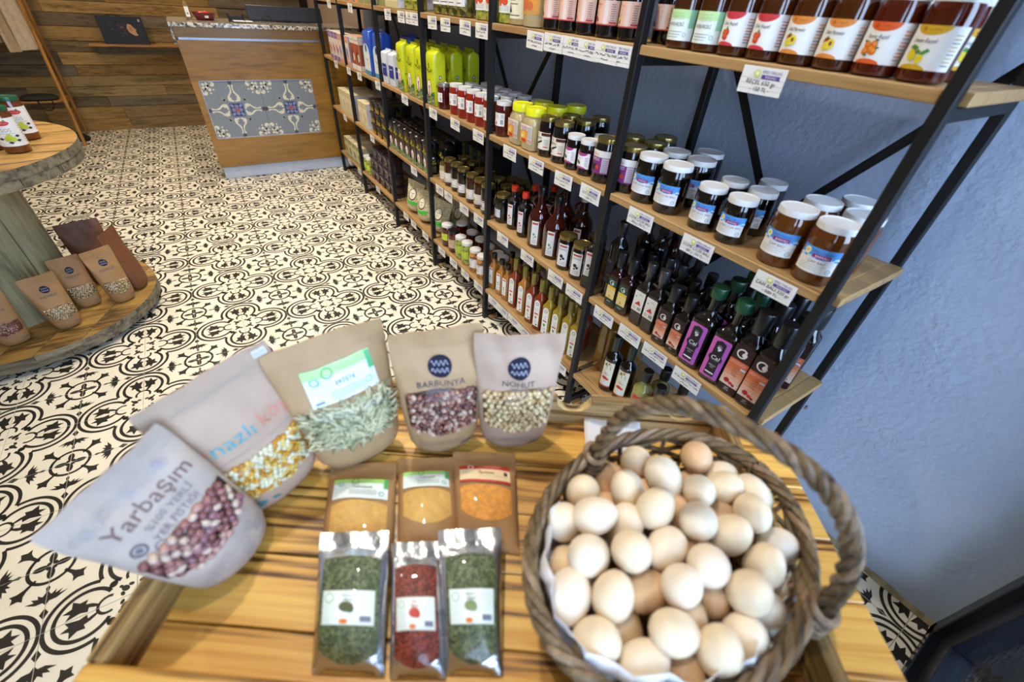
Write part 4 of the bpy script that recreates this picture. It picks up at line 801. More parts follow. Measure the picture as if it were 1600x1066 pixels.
# yellow tea and other packets
for i, (x, y) in enumerate(((1.93, .470), (2.02, .470), (2.11, .470))): place('tea', x, y, B_, ['yellow green tea packet just right of the fourth post, front', 'yellow green tea packet behind the silver lidded jar', 'yellow green tea packet rearmost behind the red jars'][i], 'tea packet', 'yellow tea packets')
for i, y in enumerate((.60, .715, .86)):
    for j, x in enumerate((1.928, 2.01, 2.09)): place('tea', x, y, B_, '%s tea packet from the right, %s row, left of the fourth post' % (ORD[i], ORD[j]), 'tea packet', 'yellow tea packets', rz=rr(.06))
place('flour', 1.93, 1.0, B_, 'white packet with a blue square beside the yellow tea', 'packet', 'white and blue packets'); place('flour', 1.93, 1.11, B_, 'white packet with a blue square right of the fifth post', 'packet', 'white and blue packets')
place('salt', 1.94, 1.43, B_, 'blue and white bag left of the fifth post', 'bag', 'blue bags'); place('salt', 1.95, 1.27, B_, 'blue bag with shiny top behind the fifth post', 'bag', 'blue bags'); place('salt', 2.06, 1.10, B_, 'blue bag behind the white packets', 'bag', 'blue bags')
place('boxR', 1.99, 1.60, B_, 'brown and white carton left of the blue bag', 'box', 'brown cartons'); place('boxR', 1.99, 1.70, B_, 'brown and white carton, second left of the blue bag', 'box', 'brown cartons')
for i, (k, y) in enumerate((('boxO', 1.83), ('boxO', 2.0), ('boxP', 2.09), ('boxP', 2.18), ('boxP', 2.27))): place(k, 1.99, y, B_, '%s purple and orange carton from the right in the second row' % ORD[i], 'box', 'purple and orange cartons')
# third row
place('tall', 1.957, -.857, C_, 'tall black oil bottle right of the second post', 'bottle')
for i, y in enumerate((-.865, -.925)): place('tall', 2.072, y, C_, ('left' if i == 0 else 'right')+' black bottle in the second row behind the yellow labelled pair', 'bottle', 'black bottles behind')
place('jug', 2.15, -.925, C_, 'round black jug rearmost behind the yellow labelled bottles', 'jug')
for key, base, nm, ys_ in (('oliv', 1.928, 'square bottle with yellow and green label', (-.913, -.962)), ('vine', 1.932, 'square dark bottle with white label and red sketch', (-1.026, -1.074)), ('narS', 1.924, 'small pomegranate bottle with orange label', (-1.133, -1.187)), ('cal', 1.931, 'green capped bottle with pink and black label', (-1.245, -1.318)), ('narL', 1.93, 'large pomegranate bottle with orange label', (-1.372, -1.427))):
    for j, (xx, rn) in enumerate(((base, 'front'), (base+.078, 'second'), (base+.156, 'third'))):
        for i, y in enumerate(ys_):
            if xx > 2.16 or (key == 'oliv' and j == 2): continue
            if key == 'narL': y -= .004; xx2 = xx
            place(key, xx, y+.004, C_, '%s, %s of its %s row pair' % (nm, ('left', 'right')[i], rn), 'bottle', 'bottles of the third row nearest bay', rz=.10+rr(.04))
place('hjC', 1.952, -.148, C_, 'gold lidded black jar with grey label right of the third post', 'jar', 'gold lidded jars third row')
for i, (x, y) in enumerate(((1.956, -.232), (1.953, -.318), (2.04, -.262), (2.11, -.30))): place('rcap', x, y, C_, ['red capped black bottle in front, left of its pair', 'red capped black bottle in front, right of its pair', 'red capped black bottle in the second row', 'red capped black bottle rearmost'][i], 'bottle', 'red capped bottles', rz=.35)
for i, (x, y) in enumerate(((1.960, -.418), (1.960, -.523), (2.065, -.44), (2.07, -.545))):
    o = place('jug', x, y, C_, ['big brown vinegar jug in front, left of its pair', 'big brown vinegar jug in front, right of its pair', 'big brown vinegar jug behind the front pair, black cap', 'big brown vinegar jug behind the front pair, white cap'][i], 'jug', 'brown vinegar jugs', rz=.55)
    if i == 3:
        for ch in o.children:
            if ch.name.startswith('cap'): ch.data = ch.data.copy(); ch.data.materials[0] = WLID
for i, (x, y) in enumerate(((1.944, -.622), (1.944, -.702), (2.04, -.675))): place('gjar', x, y, C_, ['gold lidded black molasses jar with tall white label, left', 'gold lidded black molasses jar with tall white label, right', 'gold lidded black molasses jar behind the pair'][i], 'jar', 'tall label molasses jars', rz=.45)
place('leafb', 1.936, -.775, C_, 'square black bottle with leaf label left of the second post', 'bottle', rz=.35)
for i, (k, x, y) in enumerate((('hjD', 1.942, .435), ('hjA', 1.945, .372), ('hjB', 1.942, .285), ('hjB', 1.938, .205), ('hjA', 1.938, .113), ('hjA', 1.94, .036), ('hjB', 1.934, -.043))): place(k, x, y, C_, '%s gold lidded jar from the left in the third row' % ORD[i], 'jar', 'gold lidded jars third row', rz=.3+rr(.1))
for j, xx in enumerate((2.025, 2.105)):
    for i, y in enumerate((.37, .28, .19, .10, .015, -.065, -.148)):
        if j == 1 and i < 4: continue
        place(('hjA', 'hjB', 'hjC')[(i+j) % 3], xx, y, C_, '%s gold lidded jar from the left in the %s row of the third shelf' % (ORD[i], ('second', 'rear')[j]), 'jar', 'gold lidded jars third row', rz=.3)
place('teaB', 1.985, .495, C_, 'black tea packet just right of the fourth post', 'tea packet', 'black tea packets')
for lv in range(3):
    for i in range(4): place('boxK', 2.125, .44-.085*i, C_+lv*.0605, '%s dark pack from the left, %s layer, behind the gold lidded jars' % (ORD[i], ('bottom', 'middle', 'top')[lv]), 'box', 'dark packs behind the jars')
for i, y in enumerate((.588, .675, .765, .855, .945, 1.035, 1.12)):
    for j, xx in enumerate((1.928, 2.005, 2.08)): place('teaB', xx, y, C_, '%s black tea packet from the right in the %s row' % (ORD[i], ('front', 'second', 'third')[j]), 'tea packet', 'black tea packets', rz=rr(.05))
for lv in range(3):
    for i, y in enumerate((1.275, 1.385, 1.495)):
        for j, xx in enumerate((1.945, 2.05)): place('tubG', xx, y, C_+lv*.0725, '%s black and gold tub from the right, %s row, %s layer' % (ORD[i], ('front', 'rear')[j], ('bottom', 'middle', 'top')[lv]), 'tub', 'black and gold tubs')
for i, y in enumerate((1.66, 1.76, 1.98, 2.08, 2.18, 2.28)): place('boxC', 2.01, y, C_, '%s cream carton from the right in the third row' % ORD[i], 'box', 'cream cartons third row')
# bottom row
for i, (x, y) in enumerate(((1.955, -.955), (1.966, -1.02))): place('wine', x, y, D_, ['dark molasses bottle with ornate label, left of the pair', 'dark molasses bottle with ornate label, right of the pair'][i], 'bottle', 'dark molasses bottles', rz=.35)
for i, (x, y) in enumerate(((1.965, -1.105), (1.945, -1.18), (2.03, -1.13), (2.03, -1.21), (1.96, -1.27))): place('pale', x, y, D_, '%s pale yellow black capped bottle from the left on the bottom board' % ORD[i], 'bottle', 'pale yellow bottles', rz=.3)
for i, (x, y) in enumerate(((2.03, -.86), (2.125, -.90))): place('bigoil', x, y, D_, ['big amber oil container right of the second post', 'big amber oil container further back by the wall'][i], 'container', 'amber oil containers')
vk = ['vinB', 'vinC', 'vinB', 'vinB', 'vinA', 'vinA', 'vinA', 'vinA']
for i, (y, k) in enumerate(((-.118, 'oilS'), (-.19, 'oilS'), (-.245, 'oilS'))): place(k, 1.936, y, D_, '%s small black capped oil bottle from the left, bottom row' % ORD[i], 'bottle', 'small oil bottles', rz=.2)
vy = [-.308, -.384, -.452, -.514, -.578, -.634, -.70, -.755]
for i, y in enumerate(vy): place(vk[i], 1.938+(.008 if i > 4 else 0), y, D_, '%s tall vinegar bottle with arched label from the left' % ORD[i], 'bottle', 'tall vinegar bottles', rz=.25+rr(.05))
for i, y in enumerate((-.15, -.22, -.30, -.37, -.44, -.51, -.58, -.65, -.72)): place('oilS' if i < 3 else vk[i % 8], 2.02, y, D_, '%s bottle from the left in the second row, bottom board' % ORD[i], 'bottle', 'second row bottles bottom board', rz=.2)
for i, (k, y) in enumerate((('darkw', .415), ('beigej', .33), ('brine', .245), ('brine', .168), ('mixp', .075), ('mixp', -.003))): place(k, 1.936, y, D_, '%s white lidded jar from the left on the bottom row' % ORD[i] if k != 'beigej' else 'black lidded jar with beige label on the bottom row', 'jar', 'jars of the bottom row', rz=.25)
for i, y in enumerate((.40, .27, .17, .08, -.01, -.065)): place(('darkw', 'darkw', 'darkw', 'mixp', 'mixp', 'brine')[i], 2.022, y, D_, '%s white lidded jar from the left in the second row below' % ORD[i], 'jar', 'jars of the bottom row')
for i, (x, y, t) in enumerate(((1.945, .95, .05), (1.945, .76, -.03), (1.96, .585, .05), (2.07, .90, 0), (2.07, .70, .1), (2.08, .53, .05))): place('grain', x, y, D_+.014, '%s grain bag with green stripe from the left, %s row' % (ORD[i % 3], 'front' if i < 3 else 'rear'), 'bag', 'grain bags', rz=.3+t, tilt=(.10*(-1)**i, .12))
for lv in range(3):
    for i, y in enumerate((1.255, 1.36, 1.475, 1.59, 1.69)):
        if i == 4 and lv == 2: continue
        place('tubP', 1.95, y, D_+lv*.0855, '%s dark purple tub from the right, %s layer' % (ORD[i], ('bottom', 'middle', 'top')[lv]), 'tub', 'purple tubs')
place('brine', 1.93, 1.80, D_, 'green jar left of the purple tubs', 'jar'); place('brine', 1.935, 1.875, D_, 'green jar behind the sixth post on the bottom row', 'jar')
for i, y in enumerate((1.99, 2.11, 2.23, 2.35)): place('boxG', 2.01, y, D_, '%s beige carton from the right on the bottom board by the counter' % ORD[i], 'box', 'beige cartons bottom row')
# ------------------------------------------------------------------ price cards hung on the board edges
M_CARD = pm('#e4e2dc', .6, var=.02)
TG = {'A': [(-1.172, 'REÇEL 650 gr', '- 150 TL -'), (-.39, '', ''), (-.487, '', ''), (-.574, '', ''), (-.648, '', ''), (-.72, '', ''), (-.765, '', ''), (.392, '', ''), (.258, '', ''), (.081, '', ''), (-.045, '', ''), (.938, '', ''), (.758, '', ''), (.65, '', ''), (.59, '', ''), (1.61, '', ''), (2.117, '', '')],
      'B': [(-.966, 'SÜZME ÇİÇEK BALI', '850 g - 300 TL -'), (-1.162, 'SÜZME ÇİÇEK BALI', '380 g - 200 TL -'), (-1.37, 'ÇAM BALI 320 gr', '- 500 TL -'), (-.282, '', ''), (-.454, '', ''), (-.616, '', ''), (-.753, 'DUT PEKMEZİ', '- 200 TL -'), (.425, '', ''), (.191, '', ''), (-.03, '', ''), (.8, '', ''), (1.245, '', ''), (1.606, '', ''), (1.86, '', ''), (2.195, '', '')],
      'C': [(-.921, '', ''), (-1.041, '', ''), (-1.15, '', ''), (-1.274, '', ''), (-.261, '', ''), (-.455, '', ''), (-.644, '', ''), (-.76, '', ''), (.394, '', ''), (.284, '', ''), (.103, '', ''), (-.04, '', ''), (.743, '', ''), (1.507, '', ''), (2.19, '', '')],
      'D': [(-.045, '', ''), (-.20, '', ''), (-.292, '', ''), (-.384, '', ''), (-.476, '', ''), (-.75, '', ''), (.403, '', ''), (.245, '', ''), (.10, '', ''), (.966, '', ''), (.831, '', ''), (.636, '', ''), (1.53, '', ''), (2.28, '', ''), (1.99, '', '')]}
rown = {'A': 'top', 'B': 'second', 'C': 'third', 'D': 'bottom'}; lastx = {}
for row, lst in TG.items():
    order = sorted(range(len(lst)), key=lambda i: -lst[i][0])
    for rank, i in enumerate(order):
        y, t1, t2 = lst[i]; W, H = .092, .045
        o = empty('price_card', (0, 0, 0)); c = Canvas(); rnd = random.Random(i*7+ord(row))
        MB().box((-.0006, -W/2, -.001), (0, W/2, H), c=.0002).build('card', M_CARD, o, smooth=False)
        brand(c, .008, H*.74, .92)
        for q_ in (.16, .36, .56): c.rect(-W/2, H*q_, W/2, H*q_+.0004, '#9a9894', 0)
        if t1: c.text(t1, 0, H*.43, H*.17, INK, 1, W*.86, .1, rot=-.02); c.text(t2, .002, H*.18, H*.16, INK, 1, W*.6, .1)
        else:
            x_ = -W*.42
            while x_ < W*.30: l_ = W*(.12+.16*rnd.random()); c.scrib(x_, H*.42, l_, H*.15, INK, 1, 9, H*.03, rnd); x_ += l_+W*.04
            c.scrib(-W*.16, H*.17, W*.30, H*.13, INK, 1, 9, H*.03, rnd)
        c.build('print', map_flat(-.0006), o)
        off = .0008+.0014*(rank % 3)
        o.location = (XF+.003-off, y, LEV[row]-.0505+rnd.uniform(-.002, .002)); o.rotation_euler = (rnd.uniform(-.03, .03), 0, 0)
        if row == 'A' and t1: lab = 'white price card reading 150 TL under the jam jars'
        elif row == 'B' and t1: lab = 'white price card %s' % {-.966: 'under the large dark honey jars', -1.162: 'under the small dark honey jars', -1.37: 'under the amber pine honey jars', -.753: 'under the purple labelled molasses jars'}[y]
        else: lab = '%s white price card from the far end on the %s row board' % (['first', 'second', 'third', 'fourth', 'fifth', 'sixth', 'seventh', 'eighth', 'ninth', 'tenth', 'eleventh', 'twelfth', 'thirteenth', 'fourteenth', 'fifteenth', 'sixteenth', 'seventeenth'][rank], rown[row])
        tag(o, lab, 'price card', 'price cards on the rack')

# ------------------------------------------------------------------ counter with tiled front
M_CWOOD = wood('counter_oak', '#a87a26', '#93681a', '#6c4a10', 'x', 1.0, .35, .3, coat=.25, grain=12)
M_GRAN = speckle('granite', ['#b9b3a4', '#8f8a80', '#3a3630', '#d0c9ba', '#6b645a', '#a89c86'], 85, .2, coat=.5)
M_STEEL = pm('#a9afb8', .3, .8); M_PLINTH = pm('#b9c2d2', .35, coat=.3, var=.05)
ct = empty('sales_counter', (1.59, 2.95, 0)); tag(ct, 'brown wooden sales counter with granite top and ornamental tile panel', 'counter')
def cp(mb, nm, mat, par=None, **k): o = mb.build(nm, mat, par or ct, **k); (setattr(o, 'location', (-1.59, -2.95, 0)) if par is None else None); return o
cp(MB().box((.93, 2.70, .10), (2.25, 3.16, 1.05), c=.003), 'body', M_CWOOD)
cp(MB().box((.925, 2.662, .995), (2.25, 2.70, 1.058), c=.002), 'upper_panel', M_CWOOD)
cp(MB().box((.94, 2.672, .981), (2.25, 2.70, .995)), 'metal_strip', M_STEEL, smooth=False)
for a, b in (((.925, 2.66, .727), (2.25, 2.70, .981)), ((.925, 2.66, .100), (2.25, 2.70, .320)), ((.925, 2.66, .320), (.970, 2.70, .727)), ((1.774, 2.66, .320), (2.25, 2.70, .727))): cp(MB().box(a, b, c=.0012), 'front_panel', M_CWOOD)
cp(MB().box((.935, 2.676, 0), (2.25, 2.72, .0995), c=.006), 'plinth', M_PLINTH); cp(MB().box((.935, 2.72, 0), (.975, 3.16, .0995), c=.006), 'plinth', M_PLINTH)
cp(MB().box((.908, 2.618, 1.058), (2.262, 3.20, 1.085), c=.003), 'countertop', M_GRAN); cp(MB().box((.908, 2.625, .955), (.924, 3.19, 1.058), c=.002), 'granite_end', M_GRAN)
for a, b in (((.970, 2.661, .320), (.975, 2.672, .727)), ((1.770, 2.661, .320), (1.774, 2.672, .727)), ((.970, 2.661, .320), (1.774, 2.672, .3245)), ((.970, 2.661, .7225), (1.774, 2.672, .727))): cp(MB().box(a, b), 'tile_trim', M_STEEL, smooth=False)
GT, CT, BT, LT, RT, KT = pm('#7f868c', .35, coat=.2, var=.05), pm('#d9d4c0', .4), pm('#39396a', .4), pm('#8790c0', .4), pm('#a85a48', .4), pm('#3a3c44', .4)
tm = MB().box((-.0995, 0, -.0995), (.0995, .008, .0995), 0, c=.0006)
def tadd(pts, mi, l=1, both=True):
    for sw in ((0, 1) if both else (0,)):
        tm.add([(((p[1] if sw else p[0])-.5)*.2, -.0003*l, ((p[0] if sw else p[1])-.5)*.2) for p in pts], [tuple(range(len(pts)))], mi)
def circ2(cx, cy, rx, ry=None, n=12, rot=0.): ry = ry or rx; return [(cx+rx*math.cos(2*PI*k/n)*math.cos(rot)-ry*math.sin(2*PI*k/n)*math.sin(rot), cy+rx*math.cos(2*PI*k/n)*math.sin(rot)+ry*math.sin(2*PI*k/n)*math.cos(rot)) for k in range(n)]
tadd([(.005, .005), (.235, .005), (.235, .235), (.005, .235)], 2, 1, False); tadd(circ2(.15, .15, .075, .045, rot=PI/4), 3, 2, False); tadd([(.06, .01), (.19, .01), (.17, .06), (.07, .05)], 3, 2); tadd([(.005, .005), (.08, .005), (.06, .06), (.005, .08)], 4, 3, False)
tadd([(.28, .02), (.31, .20), (.40, .225), (.50, .19), (.60, .10), (.70, .055), (.80, .06), (.84, .095), (.88, .06), (.85, .02), (.72, .015), (.60, .03), (.52, .10), (.45, .13), (.42, .08), (.36, .10), (.33, .02)], 1)
tadd(circ2(.36, .36, .055, .03, rot=PI/4), 1, 1, False); tadd([(.30, .36), (.36, .40), (.40, .36), (.37, .31)], 1)
tadd([(.945, .005), (.995, .005), (.995, .07), (.95, .06)], 5); tadd(circ2(.92, .03, .03), 5)
tadd([(.56, .985), (.52, .90), (.56, .83), (.64, .82), (.68, .88), (.64, .93), (.60, .90), (.62, .96), (.72, .97), (.74, .985)], 1)
tadd(circ2(.80, .80, .12, .05, rot=-PI/4), 1, 1, False); tadd(circ2(.72, .72, .05, .06, rot=PI/4), 1, 1, False); tadd([(.70, .86), (.76, .80), (.84, .90), (.80, .985), (.74, .93)], 1); tadd(circ2(.90, .90, .05), 1, 1, False); tadd(circ2(.60, .72, .03), 1)
tp = cp(MB().box((.9725, 2.6725, .3235), (1.7725, 2.699, .7235)), 'tile_panel', pm('#9a978e', .8), smooth=False)
t0 = None
for i in range(4):
    for j in range(2):
        if t0 is None: o = t0 = tm.build('tile', [GT, CT, BT, LT, RT, KT], tp, smooth=False)
        else: o = t0.copy(); COL.objects.link(o)
        o.location = (.9725+.2*(i+.5), 2.664, .3235+.2*(j+.5))
        k = {(1, 1): 0, (0, 1): 3, (0, 0): 2, (1, 0): 1}[(i % 2, j % 2)]     # medallion corner
        o.rotation_euler = (0, k*PI/2, 0)
# things on the counter
rb = empty('snack_basket', (1.155, 2.92, 1.0855)); tag(rb, 'dark red plastic basket full of shiny red packets on the counter', 'basket')
MB().lathe([(.052, 0), (.056, .001), (.078, .045), (.082, .047), (.080, .044), (.058, .006), (.001, .005)], 26).build('bowl', pm('#6e1418', .35, coat=.4), rb)
rnd = random.Random(8)
for i in range(14):
    a = rnd.random()*2*PI; r = .05*math.sqrt(rnd.random()); rot = Matrix.Rotation(rnd.random()*3, 3, 'Z') @ Matrix.Rotation(rnd.uniform(-.5, .5), 3, 'X')
    MB().ell((r*math.cos(a), r*math.sin(a), .036+.012*rnd.random()), (.020, .012, .007), rot, 10, 6).build('packet', pm(rnd.choice(['#c21f22', '#d8483a', '#e0e0dc', '#b01a28']), .2, coat=.8), rb)
c = Canvas(); c.rect(-.012, 0, .012, .014, '#d9d6d4', 0); c.build('sticker', map_fy(-.0745, .017, .01), rb)
bt = empty('small_bottle', (1.052, 2.90, 1.0855)); tag(bt, 'small bottle with white label beside the red basket', 'bottle')
MB().loft([sup(0, 0, z, r, r, 20, 3) for r, z in ((.016, 0), (.018, .004), (.018, .085), (.012, .10), (.008, .108), (.008, .125))]).build('glass', pm('#a88a5c', .1, coat=1., trans=.4), bt); MB().lathe([(.010, .122), (.010, .142), (.001, .142)], 14).build('cap', pm('#3a2c22', .4), bt)
c = Canvas(); c.rect(-.013, 0, .013, .06, WH, 0); c.ell(0, .02, .006, .006, '#8a8a5a', 1); c.build('label', map_fy(-.0183, .018), bt)
ch = empty('card_stand', (1.36, 2.86, 1.0855)); tag(ch, 'small black holder with papers left of the dark monitor', 'holder')
MB().box((-.055, -.04, 0), (.055, .04, .006), c=.001).box((-.055, -.04, .006), (-.047, .04, .05), c=.001).box((.047, -.04, .006), (.055, .04, .05), c=.001).box((-.055, .034, .006), (.055, .04, .035), c=.001).build('holder', M_BLK, ch); MB().box((-.03, -.09, .0065), (.10, .02, .009)).build('paper', M_CARD, ch, smooth=False)
mo = empty('till_monitor', (1.76, 3.02, 1.0855)); tag(mo, 'wide dark grey till monitor lying back on the counter', 'monitor')
MB().box((-.30, -.012, .004), (.27, .012, .105), c=.004).build('screen_back', pm('#2a2f38', .45), mo).rotation_euler = (-.25, 0, 0); MB().box((-.1, .0, 0), (.1, .12, .01), c=.003).build('foot', M_BLK, mo)
MB().tube([(-.17+.035*math.cos(t*.35), -.03, .008+.035*max(0, math.sin(t*.35))) for t in range(10)], .003).build('cable', M_BLK, mo); MB().tube([(-.02+.02*math.cos(t*.35), -.035, .006+.014*max(0, math.sin(t*.35))) for t in range(10)], .003).build('cable', M_BLK, mo)
# ------------------------------------------------------------------ ledge and picture on the plank wall
lg = empty('wall_ledge', (.65, 4.65, 0)); tag(lg, 'narrow pine ledge fixed to the plank wall', 'shelf')
MB().box((-.455, -.07, .756), (.46, .066, .772), c=.001).build('board', wood('ledge_pine', '#c08f4c', '#ad7c3b', '#7d5526', 'x'), lg); MB().box((-.42, .045, .68), (.46, .066, .756), c=.001).build('back_rail', PLK[2], lg)
pt = empty('picture_board', (.505, 4.625, .7725)); tag(pt, 'dark slate board with peach splashes leaning on the ledge', 'picture'); pt.rotation_euler = (-.16, 0, -.02)
MB().box((-.178, -.006, 0), (.178, .006, .222), c=.001).build('panel', pm('#20252e', .6), pt)
c = Canvas(); rnd = random.Random(2)
for i in range(46):
    a = rnd.gauss(0, 1); b = rnd.gauss(0, 1); c.ell(.02+.05*a, .115-.03*b-.012*a, .004+.012*rnd.random(), .003+.006*rnd.random(), rnd.choice(['#4a2a26', '#5c3a30', '#2f3440', '#6a5a48', '#3a2226']), 0+i % 3, 8)
c.poly([(.035, .13), (.05, .165), (.075, .16), (.088, .14), (.105, .12), (.098, .10), (.11, .075), (.085, .07), (.06, .085), (.045, .10)], '#c09468', 4); c.ell(.066, .125, .018, .02, '#b07c5c', 5); c.rect(.145, .185, .158, .205, '#c9c9c6', 2)
c.build('painting', map_fy(-.006), pt); MB().tube([(-.1+.11*t/10, .0, .222+.012*math.sin(PI*t/10)) for t in range(11)], .004, 6).build('strap', M_BLK, pt)
# ------------------------------------------------------------------ clothes rail at the left
M_PINE = wood('rail_pine', '#b8843f', '#a5732f', '#7a5220', 'z')
rk = empty('clothes_rail', (-.6, 4.36, 0)); tag(rk, 'wooden A-frame clothes rail by the plank wall', 'clothes rail')
for sx in (0, -1.05):
    for fy, fx in ((4.13, -.119), (4.63, -.15)):
        MB().tube([(fx+sx+.6, fy-4.36, 0), (-.055+sx+.6, (.005 if fy > 4.3 else -.005)+(.02 if fy > 4.3 else -.02), 1.78)], .014, 8).build('leg', M_PINE, rk)
MB().tube([(-.62, 0, 1.70), (.60, 0, 1.70)], .014, 10).build('hanging_bar', M_PINE, rk); MB().box((-.58, -.13, .352), (.50, .13, .368), c=.002).build('lower_shelf', M_PINE, rk)
def garment(name, x, y, z0, z1, w_, col, label, seed):
    rnd = random.Random(seed); o = empty(name, (x, y, 0)); n = 26; rings = []
    for t in range(9):
        q = t/8; z = z1+(z0-z1)*q; k = .45+.55*min(1, q*2.2); ring = []
        for sgn in (1, -1):
            for i in (range(n) if sgn > 0 else range(n-1, -1, -1)):
                s_ = i/(n-1)*2-1; yy = s_*w_/2*k; xx = .030*q*math.sin(s_*9+seed)+.012*math.sin(s_*21+seed*2)*q; ring.append((xx+sgn*(.010+.012*(1-s_*s_)), yy, z))
        rings.append(ring)
    MB().loft(rings).build('cloth', pm(col, .85, var=.1, bump=.3, bscale=120), o)
    MB().tube([(0, 0, z1-.01), (0, .006, z1+.045), (0, .020, z1+.062), (0, .023, z1+.084), (0, .010, z1+.102), (0, -.010, z1+.102), (0, -.022, z1+.088)], .002, 6).build('hanger_hook', M_STEEL, o)
    tag(o, label, 'garment', 'garments on the clothes rail')
for x, z0, col, lab, sd in ((-.17, .76, '#cbb99c', 'cream linen garment hanging nearest the rail end', 1), (-.27, .745, '#c6ab86', 'beige garment hanging second from the rail end', 2), (-.38, .80, '#bfae94', 'pale tan garment hanging third from the rail end', 3), (-.30-.2, .62, '#6a1218', 'dark red garment hanging at the left of the rail', 4), (-.62, .60, '#1a2238', 'navy garment hanging beyond the dark red one', 5)):
    garment('hanging_garment', x, 4.36, z0, 1.62, .40, col, lab, sd)
bgx = empty('folded_bag', (-.30, 4.33, .3685)); tag(bgx, 'dark folded bag lying on the lower shelf of the rail', 'bag'); MB().loft([sup(0, 0, z, rx, ry, 20, 3) for rx, ry, z in ((.13, .09, 0), (.14, .10, .012), (.11, .08, .034), (.05, .04, .042))]).build('body', pm('#1d1e18', .7, bump=.4), bgx)
MB().tube([(.05+.05*math.cos(PI+PI*t/10), -.112-.02*math.sin(PI*t/10), .004-.075*math.sin(PI*t/10)) for t in range(11)], .005, 6).build('strap', M_BLK, bgx)
sh = empty('cloth_bundle', (-.22, 4.36, 0)); tag(sh, 'dark cloth bundle with yellow trim on the floor under the rail', 'bundle'); MB().loft([sup(0, 0, z, rx, ry, 20, 2.4) for rx, ry, z in ((.12, .08, 0), (.13, .09, .02), (.09, .06, .06), (.03, .02, .075))]).build('cloth', pm('#181a26', .8, bump=.4), sh); MB().ell((-.04, -.05, .06), (.035, .02, .018)).build('yellow_trim', pm('#a89a22', .6), sh)
# ------------------------------------------------------------------ cable spool table
M_SPL = [wood('spool_deck', '#ad8644', '#916b30', '#46321a', 'x', 2.0, .6, .55, grain=18), wood('spool_rim', '#8d8266', '#6e6450', '#3a3226', 'x', 1.5, .8, .4), wood('spool_stave', '#a9a07c', '#8f8562', '#524a30', 'z', 1.2, .7, .4)]
SC = Vector((-.07, .885, 0)); sp = empty('cable_spool_table', tuple(SC)); tag(sp, 'wooden cable spool used as a round display table', 'table')
def deck(cx, cy, R, z0, z1, n, ang, nm, mats, seed):
    rnd = random.Random(seed); wd = 2*R/n
    for i in range(n):
        a, b = -R+wd*i+.0012, -R+wd*(i+1)-.0012; up = []; lo = []
        for k in range(15):
            v = a+(b-a)*k/14; h = math.sqrt(max(0, R*R-v*v)); up.append((h, v)); lo.append((-h, v))
        poly = up+lo[::-1]; dz = rnd.uniform(-.001, .001); m_ = len(poly); ca, sa = math.cos(ang), math.sin(ang)
        pts = [(p[0]*ca-p[1]*sa+cx, p[0]*sa+p[1]*ca+cy) for p in poly]; mb = MB()
        mb.add([(x, y, z) for z in (z0, z1+dz) for x, y in pts], [tuple(range(m_))[::-1], tuple(range(m_, 2*m_))]+[(k, (k+1) % m_, m_+(k+1) % m_, m_+k) for k in range(m_)])
        for k in range(2, 2+m_): mb.m[k] = 1
        mb.build(nm, mats, sp, smooth=False)
deck(-.03, -.005, .555, .735, .770, 8, .35, 'deck_plank', [M_SPL[0], M_SPL[1]], 1); deck(-.03, -.005, .552, .700, .7345, 8, 1.9, 'under_plank', [M_SPL[1], M_SPL[1]], 2)
deck(.055, -.005, .488, .062, .085, 8, 1.2, 'base_plank', [M_SPL[0], M_SPL[1]], 3); deck(.055, -.005, .488, .030, .0615, 8, 2.8, 'lower_base_plank', [M_SPL[1], M_SPL[1]], 4)
for k in range(9):
    a0, a1 = 2*PI*k/9+.012, 2*PI*(k+1)/9-.012
    MB().loft([[(r*math.cos(a)+.02, r*math.sin(a)-.01, z) for r, a in [(.235, a0+(a1-a0)*t/5) for t in range(6)]+[(.205, a1+(a0-a1)*t/5) for t in range(6)]] for z in (.0855, .6995)]).build('stave', M_SPL[2], sp)
for k in range(3): MB().box((.15*math.cos(k*2.1)-.04+.05, .15*math.sin(k*2.1)-.04, 0), (.15*math.cos(k*2.1)+.04+.05, .15*math.sin(k*2.1)+.04, .0298)).build('foot', M_SPL[1], sp, smooth=False)
def L_olj(c, W, H):
    c.rect(-W/2, 0, W/2, H, WH, 0, 14); c.ell(0, H*.82, W*.13, H*.08, '#c8283a', 1, 16); c.poly([(0, H*.88), (W*.06, H*.95), (W*.09, H*.89)], GRN, 2); c.scrib(-W*.1, H*.82, W*.2, H*.03, '#f0e6e6', 2); c.text('SOS', 0, H*.58, H*.12, '#8a9a8c', 1, W*.3); c.scrib(-W*.14, H*.46, W*.28, H*.04, '#5a6a8a', 1)
    for dx, dy in ((-.05, .27), (.05, .26), (0, .36)): c.ell(W*dx, H*dy, H*.095, H*.09, '#b8c832', 3, 12)
    for dx, dy in ((-.16, .28), (.14, .2), (-.02, .14), (.15, .36)): c.poly([(W*dx-.008, H*dy), (W*dx, H*dy+.005), (W*dx+.008, H*dy), (W*dx, H*dy-.005)], '#2c3a26', 2)
    for i in range(10): c.rect(-W*.46, H*(.1+.08*i), -W*.3, H*(.12+.08*i), '#8a8a86', 1, 2); c.rect(W*.3, H*(.1+.08*i), W*.46, H*(.12+.08*i), '#8a8a86', 1, 2)
KIND['olj'] = lambda: make_jar('sauce_jar', .039, .155, pm('#6a3414', .08, coat=1., trans=.1), pm('#1d5a3c', .35, coat=.4), (L_olj, .15, .095, .026))
for i, (x, y) in enumerate(((.300, .745), (.300, .945), (.215, .80), (.21, .99))): place('olj', x, y, .7715, ['green lidded sauce jar in front on the spool table', 'green lidded sauce jar to the right on the spool table', 'green lidded sauce jar behind the front one on the spool', 'green lidded sauce jar furthest back on the spool'][i], 'jar', 'sauce jars on the spool', rz=1.85+rr(.12))

